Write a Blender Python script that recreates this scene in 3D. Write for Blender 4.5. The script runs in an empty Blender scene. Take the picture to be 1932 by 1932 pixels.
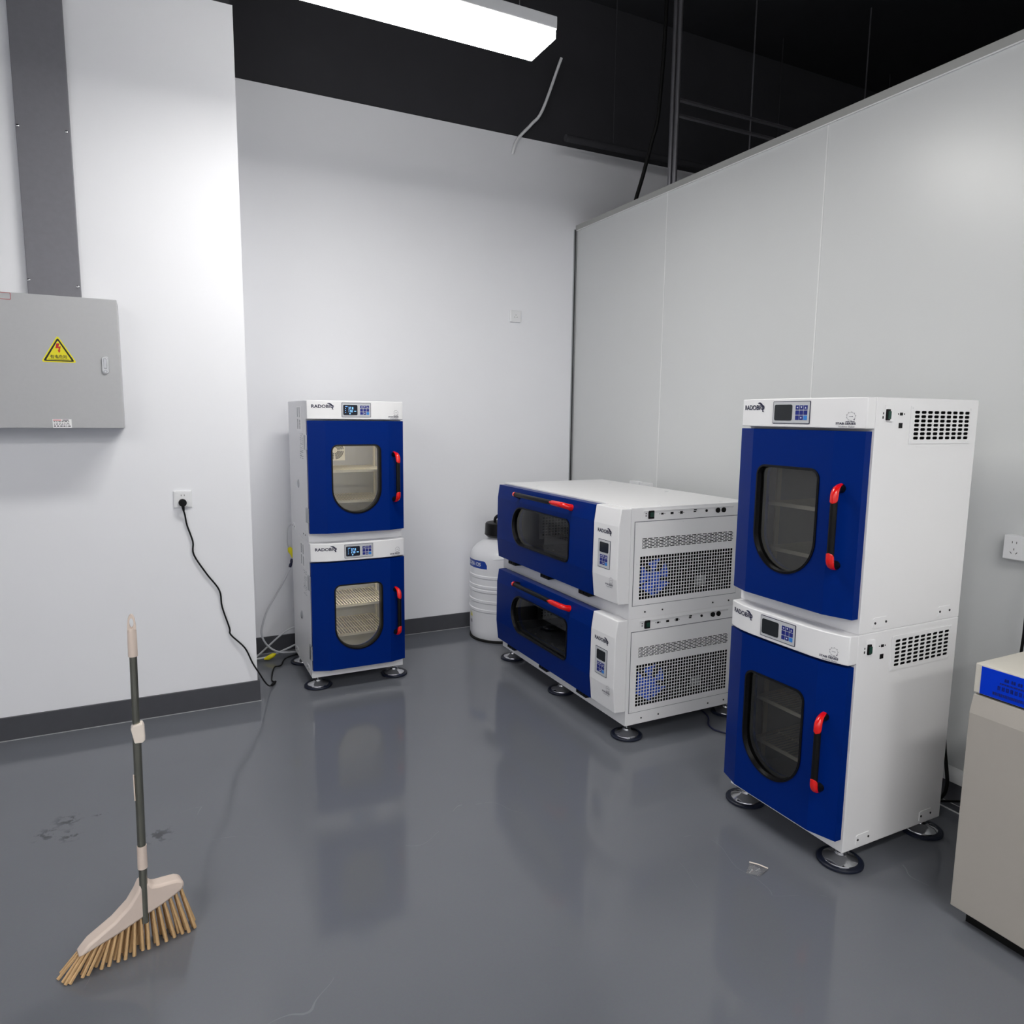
import bpy, bmesh, math, random
from mathutils import Vector, Matrix
random.seed(7)
SC = bpy.context.scene
COL = SC.collection
PI = math.pi

# ------------------------------------------------------------------ camera, world, exposure
cam_d = bpy.data.cameras.new('camera')
cam_d.sensor_width = 36.0
cam_d.lens = 36.0 * 1341.1 / 1932.0
cam_d.shift_y = -3.0 / 1932.0
cam_d.clip_start = 0.05
cam = bpy.data.objects.new('camera', cam_d)
COL.objects.link(cam)
def cam_matrix(yaw, pitch, roll, loc):
    f = Vector((math.sin(yaw) * math.cos(pitch), math.cos(yaw) * math.cos(pitch), math.sin(pitch)))
    rt = Vector((math.cos(yaw), -math.sin(yaw), 0))
    up = rt.cross(f)
    r2 = rt * math.cos(roll) + up * math.sin(roll)
    u2 = up * math.cos(roll) - rt * math.sin(roll)
    m = Matrix((r2, u2, -f)).transposed().to_4x4()
    m.translation = loc
    return m
cam.matrix_world = cam_matrix(0.46670749, -0.13203914, 0.01118392, Vector((0, 0, 1.58)))
SC.camera = cam

wd = bpy.data.worlds.new('world')
SC.world = wd
wd.use_nodes = True
wd.node_tree.nodes['Background'].inputs[0].default_value = (0.6, 0.65, 0.75, 1)
wd.node_tree.nodes['Background'].inputs[1].default_value = 0.02

SC.view_settings.view_transform = 'Standard'
SC.view_settings.look = 'None'
SC.view_settings.gamma = 1.0
SC.view_settings.exposure = 0.50
LAMP_STRENGTH = 34.0
LAMPS = [(0.95, 2.86, 3.16), (1.05, -0.45, 3.16), (-2.3, -0.6, 3.16), (-2.3, -2.6, 3.16), (1.05, -2.6, 3.16)]  # last three are unseen fill lamps, added to light the room
try:
    SC.cycles.use_denoising = True
    SC.cycles.max_bounces = 10
    SC.cycles.diffuse_bounces = 5
    SC.cycles.transparent_max_bounces = 12
    SC.cycles.sample_clamp_indirect = 6.0
except Exception:
    pass

# ------------------------------------------------------------------ materials
def lin(h):
    r = []
    for i in (0, 2, 4):
        c = int(h[i:i + 2], 16) / 255
        r.append(c / 12.92 if c <= 0.04045 else ((c + 0.055) / 1.055) ** 2.4)
    return (r[0], r[1], r[2], 1)

def setin(b, name, v):
    if name in b.inputs:
        b.inputs[name].default_value = v

def mat(name, col, rough=0.5, metal=0.0, spec=0.5, noise=0.0, nscale=40.0, bump=0.0, bscale=300.0, coat=0.0, emit=None, estr=0.0, trans=0.0):
    m = bpy.data.materials.new(name)
    m.use_nodes = True
    nt = m.node_tree
    b = nt.nodes['Principled BSDF']
    c = lin(col) if isinstance(col, str) else col
    b.inputs['Base Color'].default_value = c
    b.inputs['Roughness'].default_value = rough
    b.inputs['Metallic'].default_value = metal
    setin(b, 'Specular IOR Level', spec)
    setin(b, 'Coat Weight', coat)
    setin(b, 'Coat Roughness', 0.08)
    setin(b, 'Transmission Weight', trans)
    if emit is not None:
        setin(b, 'Emission Color', lin(emit))
        setin(b, 'Emission Strength', estr)
    tc = nt.nodes.new('ShaderNodeTexCoord')
    if noise > 0:
        n = nt.nodes.new('ShaderNodeTexNoise')
        n.inputs['Scale'].default_value = nscale
        n.inputs['Detail'].default_value = 4
        nt.links.new(tc.outputs['Object'], n.inputs['Vector'])
        mx = nt.nodes.new('ShaderNodeMix')
        mx.data_type = 'RGBA'
        mx.inputs[6].default_value = tuple(max(0, x * (1 - noise)) for x in c[:3]) + (1,)
        mx.inputs[7].default_value = tuple(min(1, x * (1 + noise)) for x in c[:3]) + (1,)
        nt.links.new(n.outputs['Fac'], mx.inputs[0])
        nt.links.new(mx.outputs[2], b.inputs['Base Color'])
    if bump > 0:
        n2 = nt.nodes.new('ShaderNodeTexNoise')
        n2.inputs['Scale'].default_value = bscale
        nt.links.new(tc.outputs['Object'], n2.inputs['Vector'])
        bp = nt.nodes.new('ShaderNodeBump')
        bp.inputs['Strength'].default_value = bump
        bp.inputs['Distance'].default_value = 0.002
        nt.links.new(n2.outputs['Fac'], bp.inputs['Height'])
        nt.links.new(bp.outputs['Normal'], b.inputs['Normal'])
    return m

M = {}
M['wall'] = mat('white_wall_paint', 'ebecf1', 0.75, spec=0.25, noise=0.012, nscale=3, bump=0.04, bscale=60)
M['dark_ceiling'] = mat('black_ceiling_paint', '38383c', 0.85, spec=0.2, noise=0.15, nscale=3)
M['panel'] = mat('light_grey_panel_laminate', 'cfd1d2', 0.34, spec=0.45, noise=0.01, nscale=5)
M['panel_trim'] = mat('pale_aluminium_trim', 'e6e7e8', 0.35, spec=0.5, noise=0.02)
M['sealant'] = mat('grey_sealant', 'a2a4a8', 0.6, noise=0.05)
M['headgrey'] = mat('grey_channel', 'a5a6a4', 0.45, noise=0.02)
M['alu'] = mat('aluminium', 'b8babd', 0.35, metal=0.9, noise=0.04)
M['gap'] = mat('dark_joint', '2a2b2e', 0.8)
M['base'] = mat('charcoal_baseboard', '494a50', 0.45, spec=0.4, noise=0.08, nscale=25)
M['white'] = mat('white_powder_coat', 'ebebed', 0.36, spec=0.4, bump=0.03, bscale=700, noise=0.006, nscale=8)
M['blue'] = mat('deep_blue_enamel', '002472', 0.30, spec=0.08, noise=0.05, nscale=6, bump=0.05, bscale=600)
M['black'] = mat('black_plastic', '08080a', 0.42, spec=0.25, noise=0.1)
M['blackmatte'] = mat('black_rubber', '070708', 0.65, spec=0.3, noise=0.1)
M['red'] = mat('red_gloss_plastic', 'e00a06', 0.22, spec=0.6, noise=0.04, coat=0.3)
M['steel'] = mat('stainless_steel', 'b9b6ad', 0.30, metal=0.85, noise=0.05, nscale=20)
M['liner'] = mat('brushed_steel_liner', 'bfbeba', 0.38, metal=0.35, noise=0.06, nscale=12)
M['liner_dark'] = mat('dark_steel_liner', '5a5b60', 0.45, metal=0.3, noise=0.06, nscale=12)
M['zinc'] = mat('bright_zinc', 'd2d3d6', 0.35, metal=0.3, noise=0.03)
M['wire'] = mat('bright_wire', 'dcd5c2', 0.35, metal=0.3, noise=0.03)
M['chrome'] = mat('chrome', 'c9cacd', 0.12, metal=1.0, noise=0.03)
M['footrubber'] = mat('dark_blue_rubber', '141a2c', 0.45, spec=0.4, noise=0.1)
M['cream'] = mat('cream_plastic', 'e9e4d2', 0.45, noise=0.02)
M['dark'] = mat('dark_interior', '030304', 0.9, spec=0.05)
M['rib'] = mat('dim_interior_fins', '2a2a33', 0.6, metal=0.3)
M['bluefan'] = mat('bright_blue_plastic', '0a4fd4', 0.4, noise=0.05)
M['plate'] = mat('silver_grey_overlay', 'c2c4c8', 0.4, spec=0.4, noise=0.02)
M['screen_off'] = mat('unlit_display_glass', '23272b', 0.18, spec=0.5)
M['screen_on'] = mat('lit_display_glass', '0d1016', 0.18, spec=0.5, emit='0a1530', estr=0.25)
M['digit'] = mat('glowing_digits', '8cc4ff', 0.4, emit='7fbcff', estr=1.1)
M['key'] = mat('navy_keypad', '14237c', 0.4)
M['keylight'] = mat('sky_blue_key', '2f7fd0', 0.4)
M['glyph'] = mat('white_print', 'eceef2', 0.5)
M['ink'] = mat('dark_navy_ink', '14163a', 0.5)
M['inkgrey'] = mat('grey_print', '6d7078', 0.6)
M['inkblack'] = mat('black_print', '151515', 0.6)
M['labelwhite'] = mat('white_sticker', 'f4f4f5', 0.5)
M['green'] = mat('green_rocker', '07382d', 0.3, spec=0.6)
M['boxgrey'] = mat('light_grey_enamel', 'b3b4b7', 0.42, spec=0.4, noise=0.03, nscale=60, bump=0.06, bscale=250)
M['trunk'] = mat('dark_grey_metal_cover', '75757c', 0.5, metal=0.2, noise=0.08, nscale=50)
M['yellow'] = mat('warning_yellow', 'e6dc0a', 0.45)
M['yellowtag'] = mat('yellow_plastic', 'e8dc08', 0.45)
M['redink'] = mat('red_print', 'c21c1c', 0.5)
M['plastic_white'] = mat('white_switch_plastic', 'e6e7ea', 0.35, spec=0.45, noise=0.01)
M['offwhite'] = mat('warm_offwhite_enamel', 'cfcbc1', 0.5, spec=0.35, noise=0.015, nscale=30, bump=0.04, bscale=500)
M['offwhite_body'] = mat('warm_grey_enamel', 'aaa59e', 0.5, spec=0.35, noise=0.02, nscale=30, bump=0.05, bscale=500)
M['labelblue'] = mat('vivid_blue_label', '0036cc', 0.4, spec=0.15)
M['labelink'] = mat('dark_label_ink', '041a70', 0.5)
M['tank'] = mat('white_gloss_enamel', 'e4e5ea', 0.28, spec=0.5, noise=0.008)
M['tanklabel'] = mat('royal_blue_label', '123d9c', 0.4)
M['hose'] = mat('milky_silicone_hose', 'd0d2d8', 0.35, spec=0.5, trans=0.25)
M['pink'] = mat('pale_pink_plastic', 'd9c8bd', 0.42, spec=0.4, noise=0.02)
M['pinklight'] = mat('cream_pink_plastic', 'e8ddd2', 0.4, noise=0.02)
M['pole'] = mat('dark_plated_steel', '8a8a80', 0.25, metal=0.9, noise=0.1, nscale=30)
M['bristle'] = mat('tan_bristles', 'c9a679', 0.7, noise=0.25, nscale=60)
M['conduit'] = mat('galvanised_conduit', '8b8a90', 0.35, metal=0.8, noise=0.1)
M['bluecable'] = mat('dark_blue_cable', '10153c', 0.5)
M['lamp'] = mat('lamp_diffuser', 'ffffff', 0.5, emit='fffdf8', estr=LAMP_STRENGTH)
M['intlamp'] = mat('interior_lamp_glow', 'ffffff', 0.5, emit='fff7e6', estr=75.0)
M['skirtgrey'] = mat('grey_floor_upstand', '4d4f55', 0.4, noise=0.05)

def glass_mat(name, tint, facmul=1.0, haze=0.0):
    m = bpy.data.materials.new(name)
    m.use_nodes = True
    nt = m.node_tree
    nt.nodes.clear()
    out = nt.nodes.new('ShaderNodeOutputMaterial')
    tr = nt.nodes.new('ShaderNodeBsdfTransparent')
    tr.inputs[0].default_value = tint
    gl = nt.nodes.new('ShaderNodeBsdfGlossy')
    gl.inputs['Roughness'].default_value = 0.02
    fr = nt.nodes.new('ShaderNodeFresnel')
    fr.inputs[0].default_value = 1.55
    mu = nt.nodes.new('ShaderNodeMath')
    mu.operation = 'MULTIPLY'
    mu.inputs[1].default_value = facmul
    mx = nt.nodes.new('ShaderNodeMixShader')
    nt.links.new(fr.outputs[0], mu.inputs[0])
    nt.links.new(mu.outputs[0], mx.inputs[0])
    nt.links.new(tr.outputs[0], mx.inputs[1])
    nt.links.new(gl.outputs[0], mx.inputs[2])
    last = mx
    if haze > 0:
        df = nt.nodes.new('ShaderNodeBsdfDiffuse')
        df.inputs[0].default_value = (0.8, 0.8, 0.82, 1)
        m2 = nt.nodes.new('ShaderNodeMixShader')
        m2.inputs[0].default_value = haze
        nt.links.new(mx.outputs[0], m2.inputs[1])
        nt.links.new(df.outputs[0], m2.inputs[2])
        last = m2
    nt.links.new(last.outputs[0], out.inputs[0])
    return m
M['glass'] = glass_mat('clear_window_glass', (0.9, 0.91, 0.9, 1), 1.2)
M['smoke'] = glass_mat('tinted_window_glass', (0.84, 0.85, 0.85, 1), 1.6)
M['film'] = glass_mat('clear_plastic_film', (0.985, 0.985, 0.99, 1), 1.3, 0.14)

def floor_mat():
    m = bpy.data.materials.new('grey_epoxy_floor')
    m.use_nodes = True
    nt = m.node_tree
    L = nt.links.new
    b = nt.nodes['Principled BSDF']
    geo = nt.nodes.new('ShaderNodeNewGeometry')
    def noise(sc, det=4, rough=0.5):
        n = nt.nodes.new('ShaderNodeTexNoise')
        n.inputs['Scale'].default_value = sc
        n.inputs['Detail'].default_value = det
        n.inputs['Roughness'].default_value = rough
        L(geo.outputs['Position'], n.inputs['Vector'])
        return n
    def mth(op, a, c=None):
        n = nt.nodes.new('ShaderNodeMath')
        n.operation = op
        if isinstance(a, (int, float)): n.inputs[0].default_value = a
        else: L(a, n.inputs[0])
        if c is not None:
            if isinstance(c, (int, float)): n.inputs[1].default_value = c
            else: L(c, n.inputs[1])
        return n.outputs[0]
    n1 = noise(1.3, 3)
    n2 = noise(160, 2)
    ramp = nt.nodes.new('ShaderNodeMix')
    ramp.data_type = 'RGBA'
    ramp.inputs[6].default_value = lin('676a71')
    ramp.inputs[7].default_value = lin('70737a')
    L(n1.outputs['Fac'], ramp.inputs[0])
    sp = nt.nodes.new('ShaderNodeMix')
    sp.data_type = 'RGBA'
    sp.blend_type = 'MULTIPLY'
    sp.inputs[0].default_value = 0.10
    L(ramp.outputs[2], sp.inputs[6])
    L(n2.outputs['Color'], sp.inputs[7])
    # damp scuff marks: noise blobs near a few spots on the floor
    n3 = noise(26, 3, 0.6)
    acc = None
    for (x, y, r) in ((-0.43, 3.0, 0.05), (-0.35, 2.96, 0.045), (-0.37, 3.08, 0.05), (-0.055, 2.815, 0.055), (-0.26, 3.07, 0.025)):
        d = nt.nodes.new('ShaderNodeVectorMath')
        d.operation = 'DISTANCE'
        L(geo.outputs['Position'], d.inputs[0])
        d.inputs[1].default_value = (x, y, 0)
        t = mth('DIVIDE', d.outputs['Value'], r)
        t = mth('SUBTRACT', 1.25, t)
        acc = t if acc is None else mth('MAXIMUM', acc, t)
    acc = mth('MAXIMUM', acc, 0.0)
    k = mth('SUBTRACT', n3.outputs['Fac'], 0.5)
    k = mth('MULTIPLY', k, 14.0)
    k = mth('MAXIMUM', mth('MINIMUM', k, 1.0), 0.0)
    acc = mth('MULTIPLY', mth('MINIMUM', acc, 1.0), k)
    st = nt.nodes.new('ShaderNodeMix')
    st.data_type = 'RGBA'
    L(mth('MULTIPLY', acc, 0.7), st.inputs[0])
    L(sp.outputs[2], st.inputs[6])
    st.inputs[7].default_value = lin('26282d')
    # thin pale scratches
    wv = nt.nodes.new('ShaderNodeTexVoronoi')
    wv.feature = 'DISTANCE_TO_EDGE'
    wv.inputs['Scale'].default_value = 0.9
    nd = noise(1.7, 2)
    vm = nt.nodes.new('ShaderNodeVectorMath')
    vm.operation = 'ADD'
    L(geo.outputs['Position'], vm.inputs[0])
    L(nd.outputs['Color'], vm.inputs[1])
    L(vm.outputs[0], wv.inputs['Vector'])
    sc = mth('LESS_THAN', wv.outputs['Distance'], 0.0007)
    sc = mth('MULTIPLY', sc, mth('GREATER_THAN', noise(3.1, 2).outputs['Fac'], 0.58))
    s2 = nt.nodes.new('ShaderNodeMix')
    s2.data_type = 'RGBA'
    L(mth('MULTIPLY', sc, 0.14), s2.inputs[0])
    L(st.outputs[2], s2.inputs[6])
    s2.inputs[7].default_value = lin('b0b4bc')
    L(s2.outputs[2], b.inputs['Base Color'])
    rr = noise(2.2, 3)
    mr = nt.nodes.new('ShaderNodeMapRange')
    mr.inputs['To Min'].default_value = 0.07
    mr.inputs['To Max'].default_value = 0.13
    L(rr.outputs['Fac'], mr.inputs['Value'])
    L(mr.outputs[0], b.inputs['Roughness'])
    setin(b, 'Specular IOR Level', 0.45)
    bp = nt.nodes.new('ShaderNodeBump')
    bp.inputs['Strength'].default_value = 0.02
    bp.inputs['Distance'].default_value = 0.01
    L(noise(5, 2).outputs['Fac'], bp.inputs['Height'])
    L(bp.outputs[0], b.inputs['Normal'])
    return m
M['floor'] = floor_mat()

# ------------------------------------------------------------------ mesh helpers
class MB:
    def __init__(s):
        s.v = []
        s.f = []
    def add(s, vs, fs):
        o = len(s.v)
        s.v += [Vector(p) for p in vs]
        s.f += [tuple(o + i for i in f) for f in fs]
        return s
    def box(s, a, b):
        x0, y0, z0 = (min(a[i], b[i]) for i in range(3))
        x1, y1, z1 = (max(a[i], b[i]) for i in range(3))
        return s.add([(x0, y0, z0), (x1, y0, z0), (x1, y1, z0), (x0, y1, z0), (x0, y0, z1), (x1, y0, z1), (x1, y1, z1), (x0, y1, z1)],
                     [(3, 2, 1, 0), (4, 5, 6, 7), (0, 1, 5, 4), (1, 2, 6, 5), (2, 3, 7, 6), (3, 0, 4, 7)])
    def prism(s, poly, fn, t0, t1):
        """poly: list of 2D points, fn(a, b, t) -> 3D; closed prism between t0 and t1"""
        n = len(poly)
        vs = [fn(a, b, t0) for a, b in poly] + [fn(a, b, t1) for a, b in poly]
        fs = [tuple(range(n - 1, -1, -1)), tuple(range(n, 2 * n))]
        fs += [(i, (i + 1) % n, n + (i + 1) % n, n + i) for i in range(n)]
        return s.add(vs, fs)
    def lathe(s, prof, c=(0, 0, 0), n=40):
        vs, fs = [], []
        for r, z in prof:
            for i in range(n):
                a = 2 * PI * i / n
                vs.append((c[0] + r * math.cos(a), c[1] + r * math.sin(a), c[2] + z))
        for k in range(len(prof) - 1):
            for i in range(n):
                j = (i + 1) % n
                fs.append((k * n + i, k * n + j, (k + 1) * n + j, (k + 1) * n + i))
        fs.append(tuple(range(n - 1, -1, -1)))
        fs.append(tuple((len(prof) - 1) * n + i for i in range(n)))
        return s.add(vs, fs)
    def tube(s, pts, r, n=10, cap=True):
        pts = [Vector(p) for p in pts]
        rs = r if isinstance(r, (list, tuple)) else [r] * len(pts)
        t0 = (pts[1] - pts[0]).normalized()
        ref = Vector((0, 0, 1)) if abs(t0.z) < 0.9 else Vector((1, 0, 0))
        nn = (ref - t0 * ref.dot(t0)).normalized()
        vs, fs = [], []
        for k, p in enumerate(pts):
            a = pts[max(k - 1, 0)]
            b = pts[min(k + 1, len(pts) - 1)]
            t = (b - a).normalized()
            nn = (nn - t * nn.dot(t)).normalized()
            bb = t.cross(nn)
            for i in range(n):
                an = 2 * PI * i / n
                vs.append(p + (nn * math.cos(an) + bb * math.sin(an)) * rs[k])
        for k in range(len(pts) - 1):
            for i in range(n):
                j = (i + 1) % n
                fs.append((k * n + i, k * n + j, (k + 1) * n + j, (k + 1) * n + i))
        if cap:
            fs.append(tuple(range(n - 1, -1, -1)))
            fs.append(tuple((len(pts) - 1) * n + i for i in range(n)))
        return s.add(vs, fs)
    def cyl(s, a, b, r, n=20):
        return s.tube([a, b], r, n)
    def ring(s, outer, inner):
        n = len(outer)
        return s.add(list(outer) + list(inner), [(i, (i + 1) % n, n + (i + 1) % n, n + i) for i in range(n)])
    def strip(s, A, B, closed=True):
        n = len(A)
        m = n if closed else n - 1
        return s.add(list(A) + list(B), [(i, (i + 1) % n, n + (i + 1) % n, n + i) for i in range(m)])
    def poly(s, pts):
        return s.add(pts, [tuple(range(len(pts)))])
    def build(s, name, m, parent=None, k=1.0, smooth=None, bevel=0.0, fix=True, merge=False):
        me = bpy.data.meshes.new(name)
        me.from_pydata([p * k for p in s.v], [], s.f)
        if fix or merge:
            bm = bmesh.new()
            bm.from_mesh(me)
            if merge:
                bmesh.ops.remove_doubles(bm, verts=bm.verts, dist=1e-5)
            bmesh.ops.recalc_face_normals(bm, faces=bm.faces)
            bm.to_mesh(me)
            bm.free()
        if smooth:
            for p in me.polygons:
                p.use_smooth = True
            me.set_sharp_from_angle(angle=math.radians(smooth))
        me.materials.append(M[m] if isinstance(m, str) else m)
        o = bpy.data.objects.new(name, me)
        COL.objects.link(o)
        if parent is not None:
            o.parent = parent
        if bevel > 0:
            bv = o.modifiers.new('bevel', 'BEVEL')
            bv.width = bevel
            bv.segments = 2
            bv.limit_method = 'ANGLE'
            bv.angle_limit = math.radians(40)
            bv.harden_normals = False
        return o

def empty(name, loc, rz=0.0):
    o = bpy.data.objects.new(name, None)
    o.empty_display_size = 0.05
    o.location = loc
    o.rotation_euler = (0, 0, rz)
    COL.objects.link(o)
    return o
def tag(o, label, cat, group=None, kind=None):
    if label: o['label'] = label
    if cat: o['category'] = cat
    if group: o['group'] = group
    if kind: o['kind'] = kind
    return o
def lab(o, label):
    o['label'] = label
    return o
def struct(o):
    o['kind'] = 'structure'
    return o

def text_mesh(s, size, bold=0.0, align='LEFT', spacing=1.0):
    c = bpy.data.curves.new('writing', 'FONT')
    c.body = s
    c.size = size
    c.offset = bold
    c.align_x = align
    c.space_character = spacing
    c.resolution_u = 3
    o = bpy.data.objects.new('writing', c)
    COL.objects.link(o)
    dg = bpy.context.evaluated_depsgraph_get()
    dg.update()
    me = bpy.data.meshes.new_from_object(o.evaluated_get(dg))
    vs = [v.co.copy() for v in me.vertices]
    fs = [tuple(p.vertices) for p in me.polygons]
    bpy.data.objects.remove(o)
    bpy.data.curves.remove(c)
    bpy.data.meshes.remove(me)
    return vs, fs
def text_fit(s, width, height=None, **kw):
    """text scaled so that its outline is width wide (and height tall), lower-left at 0,0"""
    vs, fs = text_mesh(s, 1.0, **kw)
    x0 = min(v.x for v in vs); x1 = max(v.x for v in vs)
    y0 = min(v.y for v in vs); y1 = max(v.y for v in vs)
    sx = width / (x1 - x0)
    sy = sx if height is None else height / (y1 - y0)
    return [((v.x - x0) * sx, (v.y - y0) * sy) for v in vs], fs
def put2d(mb, vs, fs, fn):
    mb.add([fn(a, b) for a, b in vs], fs)

def lerp_table(t, u):
    if u <= t[0][0]: return t[0][1]
    for (a, pa), (b, pb) in zip(t, t[1:]):
        if u <= b:
            return pa + (pb - pa) * (u - a) / (b - a)
    return t[-1][1]

def smooth_path(pts, n=6):
    """Catmull-Rom through the points"""
    P = [Vector(p) for p in pts]
    P = [P[0] * 2 - P[1]] + P + [P[-1] * 2 - P[-2]]
    out = []
    for i in range(1, len(P) - 2):
        for k in range(n):
            t = k / n
            a, b, c, d = P[i - 1], P[i], P[i + 1], P[i + 2]
            out.append(0.5 * ((2 * b) + (c - a) * t + (2 * a - 5 * b + 4 * c - d) * t * t + (3 * b - a - 3 * c + d) * t ** 3))
    out.append(P[-2])
    return out

# ------------------------------------------------------------------ the room
XP, YP, YB, XC = 2.937, 3.998, 4.800, 0.450
ZW, ZC = 3.558, 4.6
X0, X1, Y0 = -3.4, 6.4, -3.6
struct(MB().box((X0, Y0, -0.1), (X1, YB + 0.1, 0)).build('floor', 'floor'))
struct(MB().box((X0, Y0, ZC), (X1, YB + 0.1, ZC + 0.1)).build('ceiling', 'dark_ceiling'))
# left wall that steps forward, with its return to the back wall
struct(MB().box((X0, YP, 0), (XC, YB + 0.1, ZW)).build('wall_left_bay', 'wall'))
struct(MB().box((X0, YP + 0.012, ZW), (XC - 0.012, YB + 0.1, ZC)).build('wall_left_bay_upper', 'dark_ceiling'))
struct(MB().box((XC - 0.01, YB, 0), (X1, YB + 0.1, ZW)).build('wall_back', 'wall'))
struct(MB().box((XC - 0.01, YB + 0.012, ZW), (X1, YB + 0.1, ZC)).build('wall_back_upper', 'dark_ceiling'))
struct(MB().box((X0 - 0.1, Y0, 0), (X0, YB + 0.1, ZC)).build('wall_left', 'wall'))
struct(MB().box((X0, Y0 - 0.1, 0), (X1, Y0, ZC)).build('wall_rear', 'wall'))
struct(MB().box((X1, Y0, 0), (X1 + 0.1, YB + 0.1, ZC)).build('wall_far_right', 'dark_ceiling'))
# baseboards
b = MB().box((X0, YP - 0.012, 0), (XC + 0.012, YP, 0.117)).box((XC, YP, 0), (XC + 0.012, YB, 0.117))
struct(b.build('baseboard_left', 'base', bevel=0.002))
struct(MB().box((XC + 0.012, YB - 0.012, 0), (XP - 0.06, YB, 0.113)).build('baseboard_back', 'base', bevel=0.002))
# pale sealant lines where the baseboards meet the floor
struct(MB().box((X0, YP - 0.016, 0), (XC + 0.016, YP - 0.012, 0.003)).box((XC + 0.012, YB - 0.016, 0), (XP - 0.06, YB - 0.012, 0.003)).build('trim_sealant', 'sealant'))
# partition of tall grey panels
ZP = 2.968
seams = [YB - 0.01, 3.725, 2.537, 1.350, 0.163, -1.024, -2.211, Y0]
pw = MB()
for a, c in zip(seams, seams[1:]):
    pw.box((XP, c + 0.0035, 0.0), (XP + 0.05, a - 0.0035, ZP))
struct(pw.build('wall_right', 'panel', bevel=0.0015))
sj = MB()
for y in seams[1:-1]:
    sj.box((XP - 0.0008, y - 0.0034, 0.0), (XP + 0.03, y + 0.0034, ZP))
struct(sj.build('trim_panel_joints', 'panel_trim'))
# head channel and edge channel against the back wall
struct(MB().box((XP - 0.006, Y0, ZP), (XP + 0.056, YB, ZP + 0.042)).build('trim_partition_head', 'headgrey', bevel=0.001))
struct(MB().box((XP - 0.009, Y0, ZP - 0.001), (XP - 0.0005, YB, ZP + 0.004)).build('trim_head_bead', 'panel_trim'))
struct(MB().box((XP - 0.022, YB - 0.010, 0.0), (XP, YB, ZP + 0.01)).build('trim_partition_edge', 'alu'))
struct(MB().box((XP - 0.017, YB - 0.0115, 0.0), (XP - 0.008, YB - 0.010, ZP + 0.01)).build('trim_edge_gap', 'gap'))
# white cove and grey upstand at the foot of the partition
cv = []
for i in range(9):
    a = PI / 2 * i / 8
    cv.append((XP - 0.045 * (1 - math.cos(a)), 0.140 - 0.055 * math.sin(a)))
prof = [(XP, 0.085), (XP, 0.140)] + [(XP - 0.028 * math.sin(PI / 2 * i / 8), 0.138 - 0.05 * (1 - math.cos(PI / 2 * i / 8))) for i in range(1, 9)] + [(XP - 0.028, 0.085)]
struct(MB().prism(prof, lambda x, z, t: (x, t, z), Y0, YB - 0.02).build('trim_cove', 'panel_trim', smooth=40))
prof = [(XP, 0.0), (XP, 0.085), (XP - 0.012, 0.085)] + [(XP - 0.014 - 0.03 * (1 - math.cos(PI / 2 * i / 8)), 0.083 * (1 - math.sin(PI / 2 * i / 8)) + 0.002) for i in range(9)] + [(XP - 0.044, 0.0)]
struct(MB().prism(prof, lambda x, z, t: (x, t, z), Y0, YB - 0.02).build('trim_upstand', 'skirtgrey', smooth=40))
struct(MB().box((XP - 0.093, Y0, 0.0), (XP - 0.044, YB - 0.02, 0.004)).build('trim_floor_strip', 'skirtgrey'))
struct(MB().box((XP - 0.096, Y0, 0.0), (XP - 0.093, YB - 0.02, 0.005)).box((XP - 0.046, Y0, 0.0), (XP - 0.044, YB - 0.02, 0.006)).build('trim_floor_strip_edge', 'panel_trim'))

# ------------------------------------------------------------------ ceiling lamps and added fill lamps
names = ['slim white linear lamp hanging nearest the back wall', 'slim white linear lamp hanging over the middle of the room',
         'added unseen fill lamp over the left side of the room', 'added unseen fill lamp at the left rear of the room',
         'added unseen fill lamp at the right rear of the room']
for (x, y, z), nm in zip(LAMPS, names):
    t = empty('ceiling_lamp', (x, y, z))
    tag(t, nm, 'lamp', 'linear lamps hung from the ceiling')
    h = MB().box((-0.62, -0.11, 0.0), (0.62, 0.11, 0.05))
    h.build('housing', 'plastic_white', t, bevel=0.004)
    MB().box((-0.615, -0.105, -0.035), (0.615, 0.105, 0.0)).build('diffuser', 'lamp', t)
    for sx in (-0.5, 0.5):
        MB().cyl((sx, 0, 0.05), (sx, 0, ZC - z), 0.002, 8).build('suspension_wire', 'conduit', t)

# ------------------------------------------------------------------ shared pieces of the equipment
def logo(parent, fn, width, name='brand_mark'):
    """wordmark with a leaping dolphin; fn maps (a, b) in the mark's plane, cap height = width / 6.43"""
    cap = width / 6.43
    mb = MB()
    vs, fs = text_fit('RADOBIO', width, cap, bold=0.026)
    put2d(mb, vs, fs, fn)
    D = [(4.4, 1.33), (4.72, 1.5), (5.1, 1.53), (5.5, 1.4), (5.85, 1.12), (6.08, 0.72), (6.08, 0.35), (5.98, 0.06), (6.12, -0.12), (6.42, -0.42),
         (6.05, -0.33), (5.82, -0.42), (5.84, -0.12), (5.72, 0.14), (5.78, 0.48), (5.64, 0.82), (5.42, 0.98), (5.3, 0.72), (5.2, 1.08), (4.95, 1.2), (4.7, 1.24)]
    mb.add([fn(a * cap, b * cap) for a, b in D], [tuple(range(len(D)))])
    return mb.build(name, 'ink', parent, fix=False)

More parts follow.
